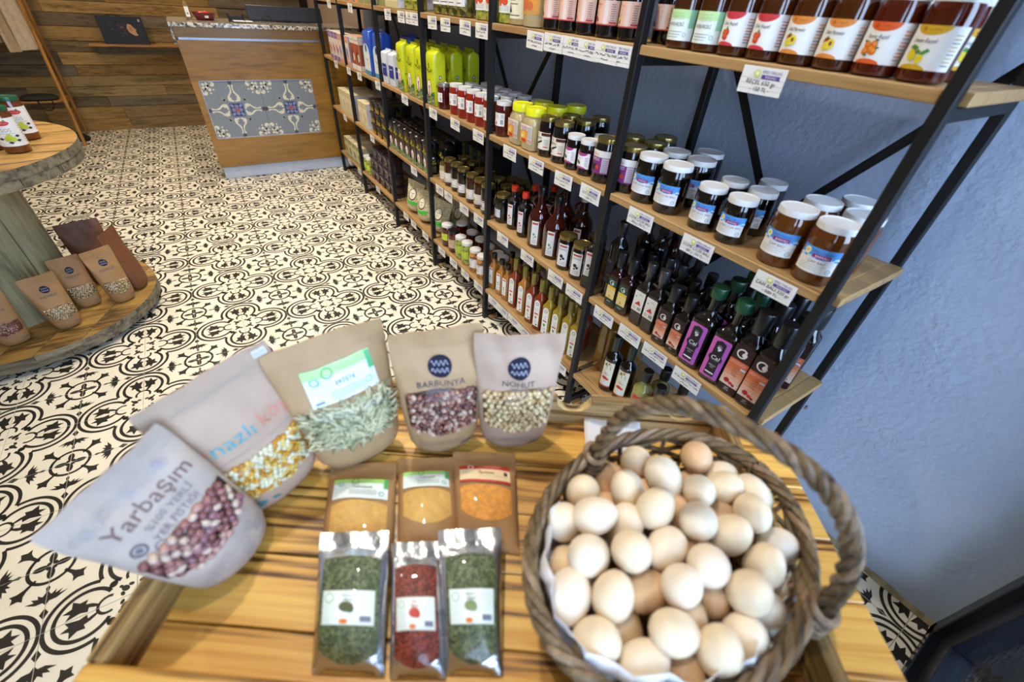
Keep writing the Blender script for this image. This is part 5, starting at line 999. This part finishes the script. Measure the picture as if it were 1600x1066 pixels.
# ------------------------------------------------------------------ display table with raised edges, scorched pine
TA = math.radians(-35.5); UU = Vector((math.cos(TA), math.sin(TA), 0)); VV = Vector((-math.sin(TA), math.cos(TA), 0))
UC, VC = 1.82, -.545
M_BURN = wood('scorched_pine', '#d8a952', '#c58f3b', '#4a270e', 'x', 3.0, .42, .62, coat=.15, grain=24, st=.035); M_BURN2 = wood('scorched_board', '#c9b080', '#a88b58', '#3c2813', 'x', 3.0, .5, .6, grain=26, st=.035); M_BURNY = wood('scorched_side', '#b08c50', '#8a6a38', '#3c2814', 'y', 5., .75, .35, grain=24, st=.03)
tb = empty('display_table', tuple(UU*UC+VV*VC), TA); tag(tb, 'scorched pine display table with raised board edges in the foreground', 'table')
TZ = .75
def tl(u, v, z): return (u-UC, v-VC, z)
js = [-.765, -.69, -.605, -.52, -.435, -.334]
for a, b in zip(js[:-1], js[1:]):
    o = MB().box((-.443, -(b-a)/2+.0007, -.022), (.443, (b-a)/2-.0007, 0), c=.0015).build('plank', M_BURN, tb, smooth=False); o.location = tl(1.822, (a+b)/2, TZ)
def notch_board(u0, u1, v0, v1, z0, z1, cs, rad):
    top = [(u0, z1)]
    for c_ in cs:
        for k in range(15):
            a = PI+PI*k/14; top.append((c_+rad*math.cos(a), z1+rad*.92*math.sin(a)+0.))
    top.append((u1, z1)); n = len(top); mb = MB()
    V4 = [(x, v, z) for v in (v0, v1) for x, z in top]+[(x, v, z0) for v in (v0, v1) for x, z in top]
    f = []
    for k in range(n-1):
        f += [(k, k+1, 2*n+k+1, 2*n+k), (n+k, 3*n+k, 3*n+k+1, n+k+1), (k, n+k, n+k+1, k+1)]
    f += [(0, 2*n, 3*n, n), (n-1, 2*n-1, 4*n-1, 3*n-1)]
    for k in range(len(f)): pass
    mb.add(V4, f); return mb
o = notch_board(-.443, .335, 0, .018, 0, .078, [1.503-1.822, 1.696-1.822, 1.889-1.822, 2.082-1.822], .031).build('back_board', [M_BURN2], tb, smooth=False); o.location = tl(1.822, -.334, .727)
o = MB().box((-.009, -.195, 0), (.009, .2155, .078), c=.002).build('side_board', M_BURNY, tb, smooth=False); o.location = tl(1.387, -.55, .7275)
o = MB().box((-.009, -.1955, 0), (.009, .2155, .055), c=.002).build('divider_board', M_BURNY, tb, smooth=False); o.location = tl(2.148, -.55, .7505)
o = MB().box((-.443, -.010, 0), (.334, .010, .055), c=.003).build('front_board', M_BURN, tb, smooth=False); o.location = tl(1.822, -.7555, .7505)
for u, v in ((1.42, -.37), (2.22, -.37), (1.42, -.73), (2.22, -.73)): o = MB().box((-.03, -.03, 0), (.03, .03, .6395), c=.003).build('leg', M_BURN2, tb, smooth=False); o.location = tl(u, v, 0)
for a, b in (((-.42, .20), (.42, .22)), ((-.42, -.205), (.42, -.185)), ((-.425, -.185), (-.405, .20)), ((.405, -.185), (.425, .20))): MB().box((a[0], a[1], .64), (b[0], b[1], .7275)).build('apron', M_BURN2, tb, smooth=False)
def stand(o, base, TL, TR, extra=None):
    TL, TR, base = Vector(TL), Vector(TR), Vector(base); X = (TR-TL).normalized(); Zv = ((TL+TR)/2-base).normalized(); Y = Zv.cross(X).normalized(); Zv = X.cross(Y)
    m = Matrix((X, Y, Zv)).transposed().to_4x4(); m.translation = base; o.matrix_world = m; return o
def logo(c, W, H, q, r, col=None):
    col = pm('#14162a', .9)
    c.ell(0, H*q, r, r, col, 1, 24)
    rnd = random.Random(3)
    for dy in (.32, -.32): 
        pts = [(-r*.72+r*1.44*k/16, H*q+r*dy+r*.22*math.sin(k*1.5+dy)) for k in range(17)]; c.stroke(pts, r*.05, '#a9a8b8', 2)
    c.ring(0, H*q-r*.05, r*.75, r*.05, '#8d8ca0', 2, 14, PI*1.1, PI*1.9, ry=r*.35)
def foot(c, W, H, q0=.08):
    for k in range(3): c.stroke([(-W*.30, H*(q0+.05+.016*k)), (W*.22, H*(q0+.05+.016*k))], H*.004, '#8d7a68', 1)
    c.rect(W*.17, H*q0, W*.31, H*(q0+.03), '#4c4038', 2, 2)
    for k in range(5): c.rect(W*(.18+.026*k), H*q0, W*(.188+.026*k), H*(q0+.03), '#b9a48c', 3)
def P_beans(t1, t2):
    def f(c, W, H):
        logo(c, W, H, .755, W*.128); c.text(t1, 0, H*.640, H*.044, '#3a3440', 1, W*.52); c.text(t2, 0, H*.598, H*.018, '#5a5058', 1, W*.4); foot(c, W, H)
    return f
def P_eriste(c, W, H):
    a = -.10
    c.rect(-W*.28, H*0.590, W*.32, H*0.830, '#cfe0e4', 1, 8); c.rect(-W*.28, H*0.770, W*.32, H*0.830, '#a8d88a', 2, 8); c.rect(W*.27, H*0.710, W*.32, H*0.825, '#4ea06a', 3, 2); c.ring(-W*.08, H*0.790, W*.045, W*.012, '#4a8a4a', 3, 14); c.ring(-W*.2, H*0.750, W*.035, W*.01, '#5a9aa0', 3, 12)
    for k in range(2): c.scrib(0, H*(.805-.018*k), W*.25, H*0.012, '#3f7a4a', 3, 16)
    c.text('ERİŞTE', W*.05, H*0.710, H*0.026, INK, 3, W*.22)
    for k in range(3): c.stroke([(-W*.1, H*(.66-.018*k)), (W*.2, H*(.66-.018*k))], H*0.004, '#7a8a94', 3)
    c.ring(W*.24, H*0.650, W*.03, W*.008, '#5a9aa0', 3, 12); c.rect(-W*.25, H*0.605, -W*.17, H*0.620, '#7a7a8a', 3, 2)
def P_nazli(c, W, H):
    c.text('nazlı', -W*.12, H*.63, H*.09, '#5a969c', 1, W*.40); c.text('köy', W*.25, H*.63, H*.085, '#c67e68', 1, W*.28); c.poly([(-W*.42, H*.62), (-W*.37, H*.645), (-W*.33, H*.62), (-W*.37, H*.59)], '#2f6a6e', 1); c.ell(-W*.33, H*.63, W*.014, W*.014, '#d87a5a', 1, 8)
    c.scrib(-W*.3, H*.525, W*.7, H*.012, '#8a8a94', 1, 40); c.scrib(-W*.3, H*.90, W*.6, H*.010, '#7aa4a8', 1, 30)
    c.poly([(-W*.36, H*.135), (-W*.27, H*.16), (-W*.2, H*.13), (-W*.27, H*.10)], '#3f8088', 1); c.poly([(-W*.18, H*.13), (-W*.12, H*.12), (-W*.10, H*.09), (-W*.16, H*.10)], '#3f8088', 1); c.rect(W*.36, H*.93, W*.46, H*.975, '#e4e2de', 1)
    for k in range(5): c.rect(W*(.37+.018*k), H*.935, W*(.376+.018*k), H*.97, '#4a4a4e', 2)
def P_yar(c, W, H):
    c.text('Yarbaşım', W*.02, H*.765, H*.080, '#6a4e44', 1, W*.80); c.text('%100 YERLİ', W*.05, H*.672, H*.036, '#7a7076', 1, W*.5); c.text('YER FISTIĞI', W*.02, H*.610, H*.036, '#6e646a', 1, W*.56)
    c.ring(-W*.30, H*.62, W*.05, W*.02, '#5c5258', 1, 14); c.ring(-W*.20, H*.565, W*.040, W*.012, '#6c6268', 1, 14); c.ell(-W*.30, H*.62, W*.025, W*.025, '#5c5258', 1); rnd = random.Random(6)
    for k in range(16): x = -W*.42+rnd.random()*W*.84; c.ring(x, H*(.835+.03*rnd.random()), W*.03, W*.006, '#9a9098', 1, 10)
    for k in range(14): x = -W*.34+rnd.random()*W*.68; c.ring(x, H*(.09+.14*rnd.random()), W*.045, W*.006, '#968c92', 1, 10)
chick = ('bean', (.0046, .0044, .0046), ['#c9ae82', '#b99a6c', '#d6c094'], .0086); kidney = ('bean', (.0056, .0042, .0038), ['#8f6250', '#a8806c', '#7a4c40', '#b89c88', '#664440'], .0078); noodle = ('stick', (.0017, .0016, .017), ['#bab28c', '#a4a682', '#c9c09a', '#827d5a'], .0052); corn = ('bean', (.0037, .0035, .004), ['#c48a1e', '#cfae5c', '#cdc4a4', '#b07814', '#c9c0a0'], .0064); peanut = ('bean', (.0072, .0052, .0048), ['#8e5f58', '#a47d72', '#704644', '#b8a08e', '#80565c'], .0092)
b = make_bag('paper_bag', .134, .218, .064, KPALE, (.055, .126, .86, chick), P_beans('NOHUT', 'CHICKPEA'), 1); tag(stand(b, (1.230, -1.352, TZ+.004), (1.172, -1.309, .964), (1.292, -1.368, .964)), 'chickpea bag with round navy logo, rightmost of the standing bags', 'bag')
b = make_bag('paper_bag', .134, .227, .062, KRAFT, (.057, .130, .86, kidney), P_beans('BARBUNYA', 'KIDNEY BEAN'), 2); tag(stand(b, (1.126, -1.303, TZ+.004), (1.073, -1.270, .973), (1.200, -1.307, .973)), 'kidney bean bag with round navy logo, second from right', 'bag')
b = make_bag('paper_bag', .156, .232, .060, KRAFT, (.058, .126, .86, noodle), P_eriste, 3); tag(stand(b, (1.006, -1.258, TZ+.004), (.954, -1.239, .977), (1.108, -1.232, .985)), 'kraft bag of noodles with pale green sticker', 'bag')
b = make_bag('paper_bag', .150, .238, .060, KPALE, (.048, .112, .90, corn), P_nazli, 4); tag(stand(b, (.889, -1.257, TZ+.004), (.835, -1.266, .973), (.973, -1.208, .990)), 'pale bag of popcorn with teal and coral lettering', 'bag')
b = make_bag('paper_bag', .128, .212, .066, KRAFTG, (.066, .116, .90, peanut), P_yar, 5); tag(stand(b, (.822, -1.334, TZ+.006), (.740, -1.344, .925), (.838, -1.279, .952)), 'greyish bag of peanuts with brown lettering, leftmost', 'bag')
# paper bags on the spool base
SZ = .0855; spk = [((.165, .575), .12, .245, 'chickpea bag in front on the spool base', KRAFTB, 25, ('bean', (.0035, .003, .0035), ['#cbb184', '#b89a68', '#d8c49c'], .0075)), ((.225, .735), .115, .24, 'chickpea bag behind the front one on the spool base', KRAFTB, 20, ('bean', (.0035, .003, .0035), ['#cbb184', '#b89a68', '#d8c49c'], .0075)), ((.355, .72), .12, .26, 'chickpea bag at the right edge of the spool base', KRAFTB, 28, ('bean', (.0035, .003, .0035), ['#cbb184', '#b89a68', '#d8c49c'], .0075)), ((.0, .53), .12, .24, 'red bean bag at the left on the spool base', KRAFTB, 20, ('bean', (.004, .0035, .003), ['#7a3a34', '#9a5a4c', '#b08a7c'], .008))]
for i, ((x, y), W_, H_, lab, m_, yaw, bk) in enumerate(spk):
    b = make_bag('paper_bag', W_, H_, .06, m_, (.05, .105, .86, bk), P_beans('NOHUT' if i < 3 else 'BARBUNYA', ''), 20+i); b.matrix_world = Matrix.Translation((x, y, SZ+.003)) @ Matrix.Rotation(math.radians(yaw), 4, 'Z') @ Matrix.Rotation(-.13, 4, 'X'); tag(b, lab, 'bag', 'paper bags on the spool base')
for i, (x, y, W_, H_, yaw) in enumerate(((.280, .955, .165, .31, 12), (.418, .835, .14, .30, 70))):
    b = make_bag('paper_bag', W_, H_, .06, KDARK, None, None, 30+i); b.matrix_world = Matrix.Translation((x, y, SZ+.003)) @ Matrix.Rotation(math.radians(yaw), 4, 'Z') @ Matrix.Rotation(-.1, 4, 'X'); tag(b, ['plain dark brown bag standing behind the chickpea bags', 'plain dark brown bag seen edge on at the spool rim'][i], 'bag', 'paper bags on the spool base')
# ------------------------------------------------------------------ flat pouches
def make_flat(name, cor, th, mat, win, fn, seed=0, sticker=None, seal=.86):
    BL, BR, TL, TR = [Vector(p) for p in cor]; R = empty(name, tuple((BL+BR+TL+TR)/4)); o0 = (BL+BR+TL+TR)/4
    W = ((BR-BL).length+(TR-TL).length)/2; H = ((TL-BL).length+(TR-BR).length)/2; n_ = (BR-BL).cross(TL-BL).normalized(); rnd = random.Random(seed); ph = [rnd.random()*6 for _ in range(5)]
    def base(s, t): return BL*(1-s)*(1-t)+BR*s*(1-t)+TL*(1-s)*t+TR*s*t-o0
    def bul(s, t):
        s = min(1, max(0, s)); t = min(1, max(0, t)); k = max(0, math.sin(PI*s))**.55; v = (max(0, math.sin(PI*min(1, t/seal)))**.6) if t < seal else 0.
        return th*k*v*(1+.10*math.sin(s*7+ph[0])*math.sin(t*9+ph[1]))+.0012+.001*math.sin(s*13+ph[2]+t*5)*(1 if t > .8 else .3)
    def P(s, t, e): return base(s, t)+n_*(bul(s, t)+e)
    ns, nt = 18, 24; vs = [P(i/ns, j/nt, 0) for j in range(nt+1) for i in range(ns+1)]+[base(i/ns, j/nt) for j in range(nt+1) for i in range(ns+1)]; q = (ns+1)*(nt+1)
    fs = [(j*(ns+1)+i, j*(ns+1)+i+1, (j+1)*(ns+1)+i+1, (j+1)*(ns+1)+i) for j in range(nt) for i in range(ns)]; fs += [tuple(q+k for k in f[::-1]) for f in fs]
    bd = [i for i in range(ns+1)]+[j*(ns+1)+ns for j in range(1, nt+1)]+[nt*(ns+1)+i for i in range(ns-1, -1, -1)]+[j*(ns+1) for j in range(nt-1, 0, -1)]
    fs += [(bd[k], q+bd[k], q+bd[(k+1) % len(bd)], bd[(k+1) % len(bd)]) for k in range(len(bd))]
    MB().add(vs, fs).build('pouch', mat, R, ang=60)
    mp = lambda x, y, e: P(x/W+.5, y/H, e)
    if win:
        s0, s1, t0, t1, wm, ar = win; nx, nz = 14, 16; vs = []
        for j in range(nz+1):
            for i in range(nx+1):
                s_ = s0+(s1-s0)*i/nx; k = (2*i/nx-1)**2; tb_ = t0+ar*k; tt = t1-(abs(ar)*.35)*k; vs.append(P(s_, tb_+(tt-tb_)*j/nz, .0006))
        MB().add(vs, [(j*(nx+1)+i, j*(nx+1)+i+1, (j+1)*(nx+1)+i+1, (j+1)*(nx+1)+i) for j in range(nz) for i in range(nx)]).build('window', wm, R)
    c = Canvas()
    for t in (seal+.015, seal+.035, seal+.05): 
        for k in range(10): c.stroke([(-W*.48+W*.96*k/10, H*t), (-W*.48+W*.96*(k+1)/10, H*t)], H*.006, mat, 0)
    fn(c, W, H); c.build('label', mp, R, eps=.0006, seg=.012); return R
POW1 = pm('#c99a4e', .6, coat=.6, var=.12, vscale=90, bump=.5, bscale=160); POW2 = pm('#d08a34', .6, coat=.6, var=.2, vscale=160, bump=.6, bscale=180); HERB = speckle('dried_mint', ['#3f4a2a', '#55603a', '#2f3a22', '#68704a', '#4a5632'], 330, .5, .4, coat=.8); PEPR = speckle('red_pepper', ['#5c2014', '#7a2e1e', '#4a180f', '#8a3a26'], 420, .5, .4, coat=.8)
FOIL = pm('#cdd1d7', .24, .96, var=.05, bump=1., bscale=34)
def grid(c, x0, y0, x1, y1, m, l): 
    n = 8; mrows = 5
    for j in range(mrows): c.rect(x0, y0+(y1-y0)*j/mrows, x1, y0+(y1-y0)*(j+1)/mrows, m, l, n)
def P_tar(title, red=False):
    def f(c, W, H):
        x0, x1, y0, y1 = -W*.40, W*.40, H*.60, H*.80
        grid(c, x0, y0, x1, y1, '#d6dcd2' if not red else '#e0c69a', 2)
        if not red:
            c.rect(x0, y1-H*.045, x1, y1, '#9fd06a', 3, 8); c.rect(x1-W*.06, y1-H*.10, x1, y1-H*.004, '#4ea05a', 4, 2); c.ring(-W*.08, y1-H*.03, W*.05, W*.012, '#4a8a3a', 4, 14); c.ring(-W*.28, y1-H*.06, W*.035, W*.01, '#5a9aa0', 4, 10)
            for k in range(2): c.scrib(W*.02, y1-H*(.018+.016*k), W*.3, H*.01, '#3f7a3a', 4, 16)
            c.text(title, W*.03, H*.71, H*.024, INK, 4, W*.3)
            for k in range(3): c.stroke([(-W*.15, H*(.675-.018*k)), (W*.24, H*(.675-.018*k))], H*.004, '#7d8a80', 4)
            c.ring(W*.31, H*.645, W*.035, W*.01, '#4f9a8a', 4, 12)
        else:
            c.rect(x0, y1-H*.04, x1, y1, '#b5241c', 3, 8); c.rect(x0, y0, x1, y0+H*.028, '#b5241c', 3, 8); c.ring(-W*.22, y1-H*.02, W*.04, W*.012, '#f0e0d0', 4, 12)
            for k in range(2): c.scrib(-W*.1, y1-H*(.012+.014*k), W*.36, H*.008, '#f0e0d0', 4, 18)
            c.text(title, W*.02, H*.715, H*.034, '#5a2a1a', 4, W*.3, .3); c.scrib(-W*.36, H*.72, W*.12, H*.03, '#4a7a8a', 4, 7); c.rect(W*.30, H*.69, W*.35, H*.73, '#3a2a22', 4); c.scrib(-W*.1, H*.67, W*.4, H*.012, '#9a7a5a', 4, 20)
    return f
def P_foil(t1, t2, col, art):
    def f(c, W, H):
        x0, x1, y0, y1 = -W*.36, W*.36, H*.30, H*.535
        grid(c, x0, y0, x1, y1, '#ccd2c2', 3); grid(c, x0+W*.02, y0+H*.008, x1-W*.02, y1-H*.008, '#d9ddd2', 4)
        c.text(t1, -W*.02, H*.50, H*.022, col, 5, W*.2); c.text(t2, .0, H*.47, H*.022, col, 5, W*.2); c.ell(-W*.02, H*.42, W*.10, H*.035, art, 5, 14); c.ell(W*.03, H*.41, W*.06, H*.028, art, 6, 12)
        c.ell(-W*.05, H*.325, W*.06, H*.016, '#d8702a', 5, 12); c.ring(-W*.26, H*.48, W*.06, W*.012, '#8ab08a', 5, 14); c.rect(W*.17, H*.325, W*.32, H*.36, '#8a90a0', 5, 2)
        for k in range(6): c.rect(W*(.175+.024*k), H*.325, W*(.183+.024*k), H*.36, '#3c4050', 6)
        for k in range(5): c.scrib(W*.15, H*(.40+.024*k), W*.17, H*.01, '#9ab09a', 5, 10); c.scrib(-W*.33, H*(.33+.024*k), W*.16, H*.01, '#9ab09a', 5, 10)
    return f
kq = [('tarhana_pouch', [(.896, -1.417, .752), (.976, -1.466, .752), (.955, -1.254, .756), (1.043, -1.303, .756)], P_tar('TARHANA'), POW1, 'flat kraft tarhana pouch with green label, left of the three'), ('tarhana_pouch', [(.994, -1.436, .752), (1.068, -1.478, .752), (1.047, -1.299, .757), (1.123, -1.338, .757)], P_tar('TARHANA'), POW1, 'flat kraft tarhana pouch with green label, middle of the three'), ('tarhana_pouch', [(1.066, -1.468, .752), (1.134, -1.522, .752), (1.127, -1.331, .760), (1.214, -1.384, .760)], P_tar('Tarhana', True), POW2, 'flat kraft tarhana pouch with red and yellow label')]
for i, (nm, cor, fn, pw, lab) in enumerate(kq): tag(make_flat(nm, cor, .017, KRAFTB, (.10, .90, .22, .585, pw, .10), fn, 40+i), lab, 'pouch', 'flat kraft pouches')
fq = [('foil_pouch', [(.868, -1.513, .7525), (.934, -1.557, .7525), (.916, -1.378, .785), (.992, -1.420, .785)], P_foil('Kuru', 'Nane', '#3a5a3a', '#4a5030'), HERB, 'silver foil pouch of dried green herb on the left'), ('foil_pouch', [(.938, -1.562, .7525), (.990, -1.594, .7525), (.990, -1.432, .776), (1.046, -1.462, .776)], P_foil('Pul', 'Biber', '#b5281e', '#b5382a'), PEPR, 'silver foil pouch of red pepper in the middle'), ('foil_pouch', [(.992, -1.590, .7525), (1.045, -1.624, .7525), (1.047, -1.452, .787), (1.121, -1.492, .787)], P_foil('Kuru', 'Nane', '#3a5a3a', '#7a8a5a'), HERB, 'silver foil pouch of dried green herb on the right')]
for i, (nm, cor, fn, wm, lab) in enumerate(fq): tag(make_flat(nm, cor, .016, FOIL, (.09, .91, .06, .80, wm, .08), fn, 50+i), lab, 'pouch', 'silver foil pouches')
# ------------------------------------------------------------------ egg basket
BC = Vector((1.266, -1.634, TZ+.0008)); M_WIL = wood('willow', '#7f6847', '#5f4c32', '#2c2216', 'x', 3., .5, .4); M_WIL2 = wood('willow_light', '#a0866a', '#80684e', '#463423', 'x', 3., .5, .4)
bk = empty('egg_basket', tuple(BC)); bk.rotation_euler = (0, 0, math.radians(4)); tag(bk, 'oval wicker basket heaped with eggs, tall twisted handle', 'basket')
BH = .108
def ov(a, h, d=0.): 
    k = (h/BH); A, B = .138+.045*k**.8+d, .100+.038*k**.8+d; return (A*math.cos(a), B*math.sin(a), h)
MB().loft([[(.136*q*math.cos(2*PI*k/36), .098*q*math.sin(2*PI*k/36), z) for k in range(36)] for q, z in ((.9, 0), (1, .002), (1, .006), (.9, .008))]).build('bottom', M_WIL, bk)
NSK = 30
for k in range(NSK): MB().tube([ov(2*PI*k/NSK, h) for h in (.004, .03, .06, .085, .103)], .0032, 6).build('stake', M_WIL2, bk)
for w_ in range(9):
    h = .012+.0105*w_; MB().tube([ov(2*PI*k/120, h, .0042*math.cos(PI*(k/120*NSK)+PI*(w_ % 2))) for k in range(120)], .0038, 6, closed=True).build('weaver', M_WIL if w_ % 3 else M_WIL2, bk)
rim = MB().tube([ov(2*PI*k/90, BH) for k in range(90)], .0045, 6, closed=True).build('rim', M_WIL, bk)
for s_ in range(4):
    MB().tube([Vector(ov(2*PI*k/200, BH, .0056*math.cos(2*PI*k/200*11+s_*PI/2)))+Vector((0, 0, .0056*math.sin(2*PI*k/200*11+s_*PI/2))) for k in range(200)], .0044, 6, closed=True).build('rim_strand', [M_WIL, M_WIL, M_WIL2, M_WIL][s_], rim)
Rm = Matrix.Rotation(-math.radians(4), 3, 'Z')
e0, e1 = Rm @ (Vector((1.258, -1.503, 0))-Vector((BC.x, BC.y, 0))), Rm @ (Vector((1.338, -1.770, 0))-Vector((BC.x, BC.y, 0)))
def hp(t):
    a = PI*t; c_, s_ = math.cos(a), math.sin(a); p = (e0+e1)/2+(e0-e1)/2*(1 if c_ > 0 else -1)*abs(c_)**.8; return Vector((p.x+.004, p.y, .085+.195*max(0, s_)**.8))
hd_ = MB().tube([hp(k/40) for k in range(41)], .0042, 6).build('handle', M_WIL, bk)
for s_ in range(4):
    pts = []
    for k in range(91):
        t = k/90; p = hp(t); tg = (hp(min(1, t+.01))-hp(max(0, t-.01))).normalized(); n1 = tg.cross(Vector((1, .25, 0))).normalized(); n2 = tg.cross(n1); a = t*2*PI*7+s_*PI/2; pts.append(p+n1*(.0062*math.cos(a))+n2*(.0062*math.sin(a)))
    MB().tube(pts, .0046, 7).build('handle_strand', [M_WIL, M_WIL2, M_WIL, M_WIL][s_], hd_)
for e in (e0, e1):
    for q in range(4):
        ctr = Vector((e.x, e.y, .088+.011*q)); MB().tube([ctr+Vector((.013*math.cos(2*PI*k/16), .013*math.sin(2*PI*k/16), .004*math.sin(2*PI*k/16))) for k in range(16)], .0042, 6, closed=True).build('binding', M_WIL2 if q % 2 else M_WIL, bk)
EGGS = [(1.3896, -1.5725, 0.8544), (1.4113, -1.605, 0.8342), (1.307, -1.5364, 0.8562), (1.3101, -1.5771, 0.8733), (1.3732, -1.5892, 0.8192), (1.2704, -1.531, 0.831), (1.2132, -1.5337, 0.8555), (1.2605, -1.5631, 0.8672), (1.336, -1.6128, 0.87), (1.3794, -1.6236, 0.8602), (1.4158, -1.6476, 0.8456), (1.2358, -1.5595, 0.8292), (1.1717, -1.5504, 0.8467), (1.1966, -1.5722, 0.8749), (1.2291, -1.5939, 0.8568), (1.2612, -1.6045, 0.8842), (1.2968, -1.6126, 0.8486), (1.2915, -1.6406, 0.8827), (1.3721, -1.667, 0.867), (1.4059, -1.6743, 0.8115), (1.3228, -1.6692, 0.8691), (1.3789, -1.705, 0.8465), (1.1653, -1.6019, 0.8656), (1.1537, -1.586, 0.8263), (1.2029, -1.6247, 0.876), (1.2445, -1.6415, 0.8683), (1.3314, -1.7112, 0.8611), (1.2863, -1.6612, 0.8437), (1.265, -1.6804, 0.8768), (1.2225, -1.6783, 0.8787), (1.1602, -1.646, 0.8651), (1.1266, -1.62, 0.8497), (1.2008, -1.6569, 0.8455), (1.2839, -1.7195, 0.8712), (1.305, -1.7374, 0.8369), (1.3492, -1.7233, 0.8197), (1.1233, -1.6649, 0.8475), (1.1631, -1.6669, 0.8258), (1.189, -1.7029, 0.8662), (1.2221, -1.6963, 0.8379), (1.2651, -1.6995, 0.8362), (1.2586, -1.7409, 0.8419), (1.1518, -1.704, 0.8451), (1.2189, -1.7357, 0.8584), (1.1911, -1.7269, 0.8248), (1.2897, -1.5713, 0.8346), (1.3462, -1.6447, 0.839)]
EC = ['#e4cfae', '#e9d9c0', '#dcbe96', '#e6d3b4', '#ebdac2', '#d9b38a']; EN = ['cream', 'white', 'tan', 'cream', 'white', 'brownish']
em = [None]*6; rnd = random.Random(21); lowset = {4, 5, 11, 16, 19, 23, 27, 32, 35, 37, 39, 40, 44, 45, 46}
def scr(p): d = Vector(p)-CAMP; z_ = d.dot(CF); return (d.dot(CR)/z_, d.dot(CU)/z_)
byv = sorted(range(len(EGGS)), key=lambda i: -scr(EGGS[i])[1]); epos = {}
for r_ in range(0, len(byv), 6):
    for n_, i in enumerate(sorted(byv[r_:r_+6], key=lambda i: scr(EGGS[i])[0])): epos[i] = (r_//6, n_)
for i, (x, y, z) in enumerate(EGGS):
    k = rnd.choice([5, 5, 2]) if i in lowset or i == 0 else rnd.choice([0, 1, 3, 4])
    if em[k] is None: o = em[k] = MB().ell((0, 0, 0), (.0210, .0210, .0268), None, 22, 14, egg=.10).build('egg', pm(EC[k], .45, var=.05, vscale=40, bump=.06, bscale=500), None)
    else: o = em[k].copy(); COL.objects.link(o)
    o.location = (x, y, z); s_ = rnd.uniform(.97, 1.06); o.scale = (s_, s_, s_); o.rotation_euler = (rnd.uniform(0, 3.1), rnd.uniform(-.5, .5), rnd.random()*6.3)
    tag(o, '%s egg, %s from the left in the %s row from the back of the basket' % (EN[k], ORD[epos[i][1]], ORD[epos[i][0]]), 'egg', 'eggs in the wicker basket')
for i in range(7):
    a = 2*PI*i/6; q = .58 if i < 6 else 0.; o = em[3].copy(); COL.objects.link(o); o.location = (BC.x+.15*q*math.cos(a), BC.y+.12*q*math.sin(a), .79); o.rotation_euler = (rnd.uniform(0, 3), 0, rnd.random()*6); tag(o, 'cream egg hidden underneath the heap in the wicker basket', 'egg', 'eggs in the wicker basket')
# paper lining, straw and a loose sheet
mb = MB(); rows = 7; n = 24
for j in range(rows):
    for i in range(n):
        a = math.radians(120+150*i/(n-1)); h = .02+.098*j/(rows-1); wv = .004*math.sin(i*1.9+j)+.003*math.sin(i*.7+j*2.3); p = ov(a, min(h, BH), -.013+wv-(.004 if j == rows-1 else 0)); mb.v.append((p[0], p[1], h+.006*math.sin(i*1.3)*(j/(rows-1))))
mb.f = [(j*n+i, j*n+i+1, (j+1)*n+i+1, (j+1)*n+i) for j in range(rows-1) for i in range(n-1)]; mb.m = [0]*len(mb.f)
ln = mb.build('paper_lining', pm('#d9d8dc', .8, bump=.3)); ln.matrix_world = bk.matrix_basis.copy(); tag(ln, 'crumpled white paper lining inside the egg basket', 'paper')
so = ln.modifiers.new('t', 'SOLIDIFY'); so.thickness = .0006
sm = MB(); rnd = random.Random(9)
for i in range(60):
    a = math.radians(rnd.uniform(-75, 40)); h = rnd.uniform(.045, .095); p = Vector(ov(a, h, -.012-rnd.random()*.012)); d = Vector((rnd.uniform(-1, 1), rnd.uniform(-1, 1), rnd.uniform(-.6, .6))).normalized()*.022; sm.tube([p-d, p+Vector((0, 0, .003)), p+d], .0011, 5)
st = sm.build('straw', pm('#b89a52', .6)); st.matrix_world = bk.matrix_basis.copy(); st['kind'] = 'stuff'; tag(st, 'dry straw tucked along the inside of the egg basket', 'straw')
pp = MB(); n = 10
for j in range(5):
    for i in range(n): pp.v.append((-.05+.1*i/(n-1), -.03+.06*j/4, .0006+.012*(j/4)**2+.003*math.sin(i*.8+j)**2))
pp.f = [(j*n+i, j*n+i+1, (j+1)*n+i+1, (j+1)*n+i) for j in range(4) for i in range(n-1)]; pp.m = [0]*len(pp.f)
ps = pp.build('paper_sheet', pm('#d6d6da', .7), loc=(1.385, -1.437, TZ+.0006)); ps.rotation_euler = (0, 0, TA); tag(ps, 'small white paper lying behind the egg basket', 'paper'); ps.modifiers.new('t', 'SOLIDIFY').thickness = .0005
# ------------------------------------------------------------------ lamps on
for i, (x, y, tx, ty, k) in enumerate(((.75, -1.35, .95, -1.3, .8), (1.2, -.55, 1.75, -.6, 1.), (1.2, .55, 1.75, .5, 1.), (1.25, 1.6, 1.6, 1.5, 1.2), (1.2, 2.35, 1.4, 2.4, .7), (.1, .3, .05, .5, .40), (.2, 1.9, .4, 1.9, .28), (.0, 3.4, .1, 4.5, .62), (1.3, 3.7, 1.0, 4.6, .62))):
    spot(x, y, tx, ty, k, '%s ceiling spotlight counted from the shop front' % ORD[i], None if i < 4 else (1.0, .72, .42))
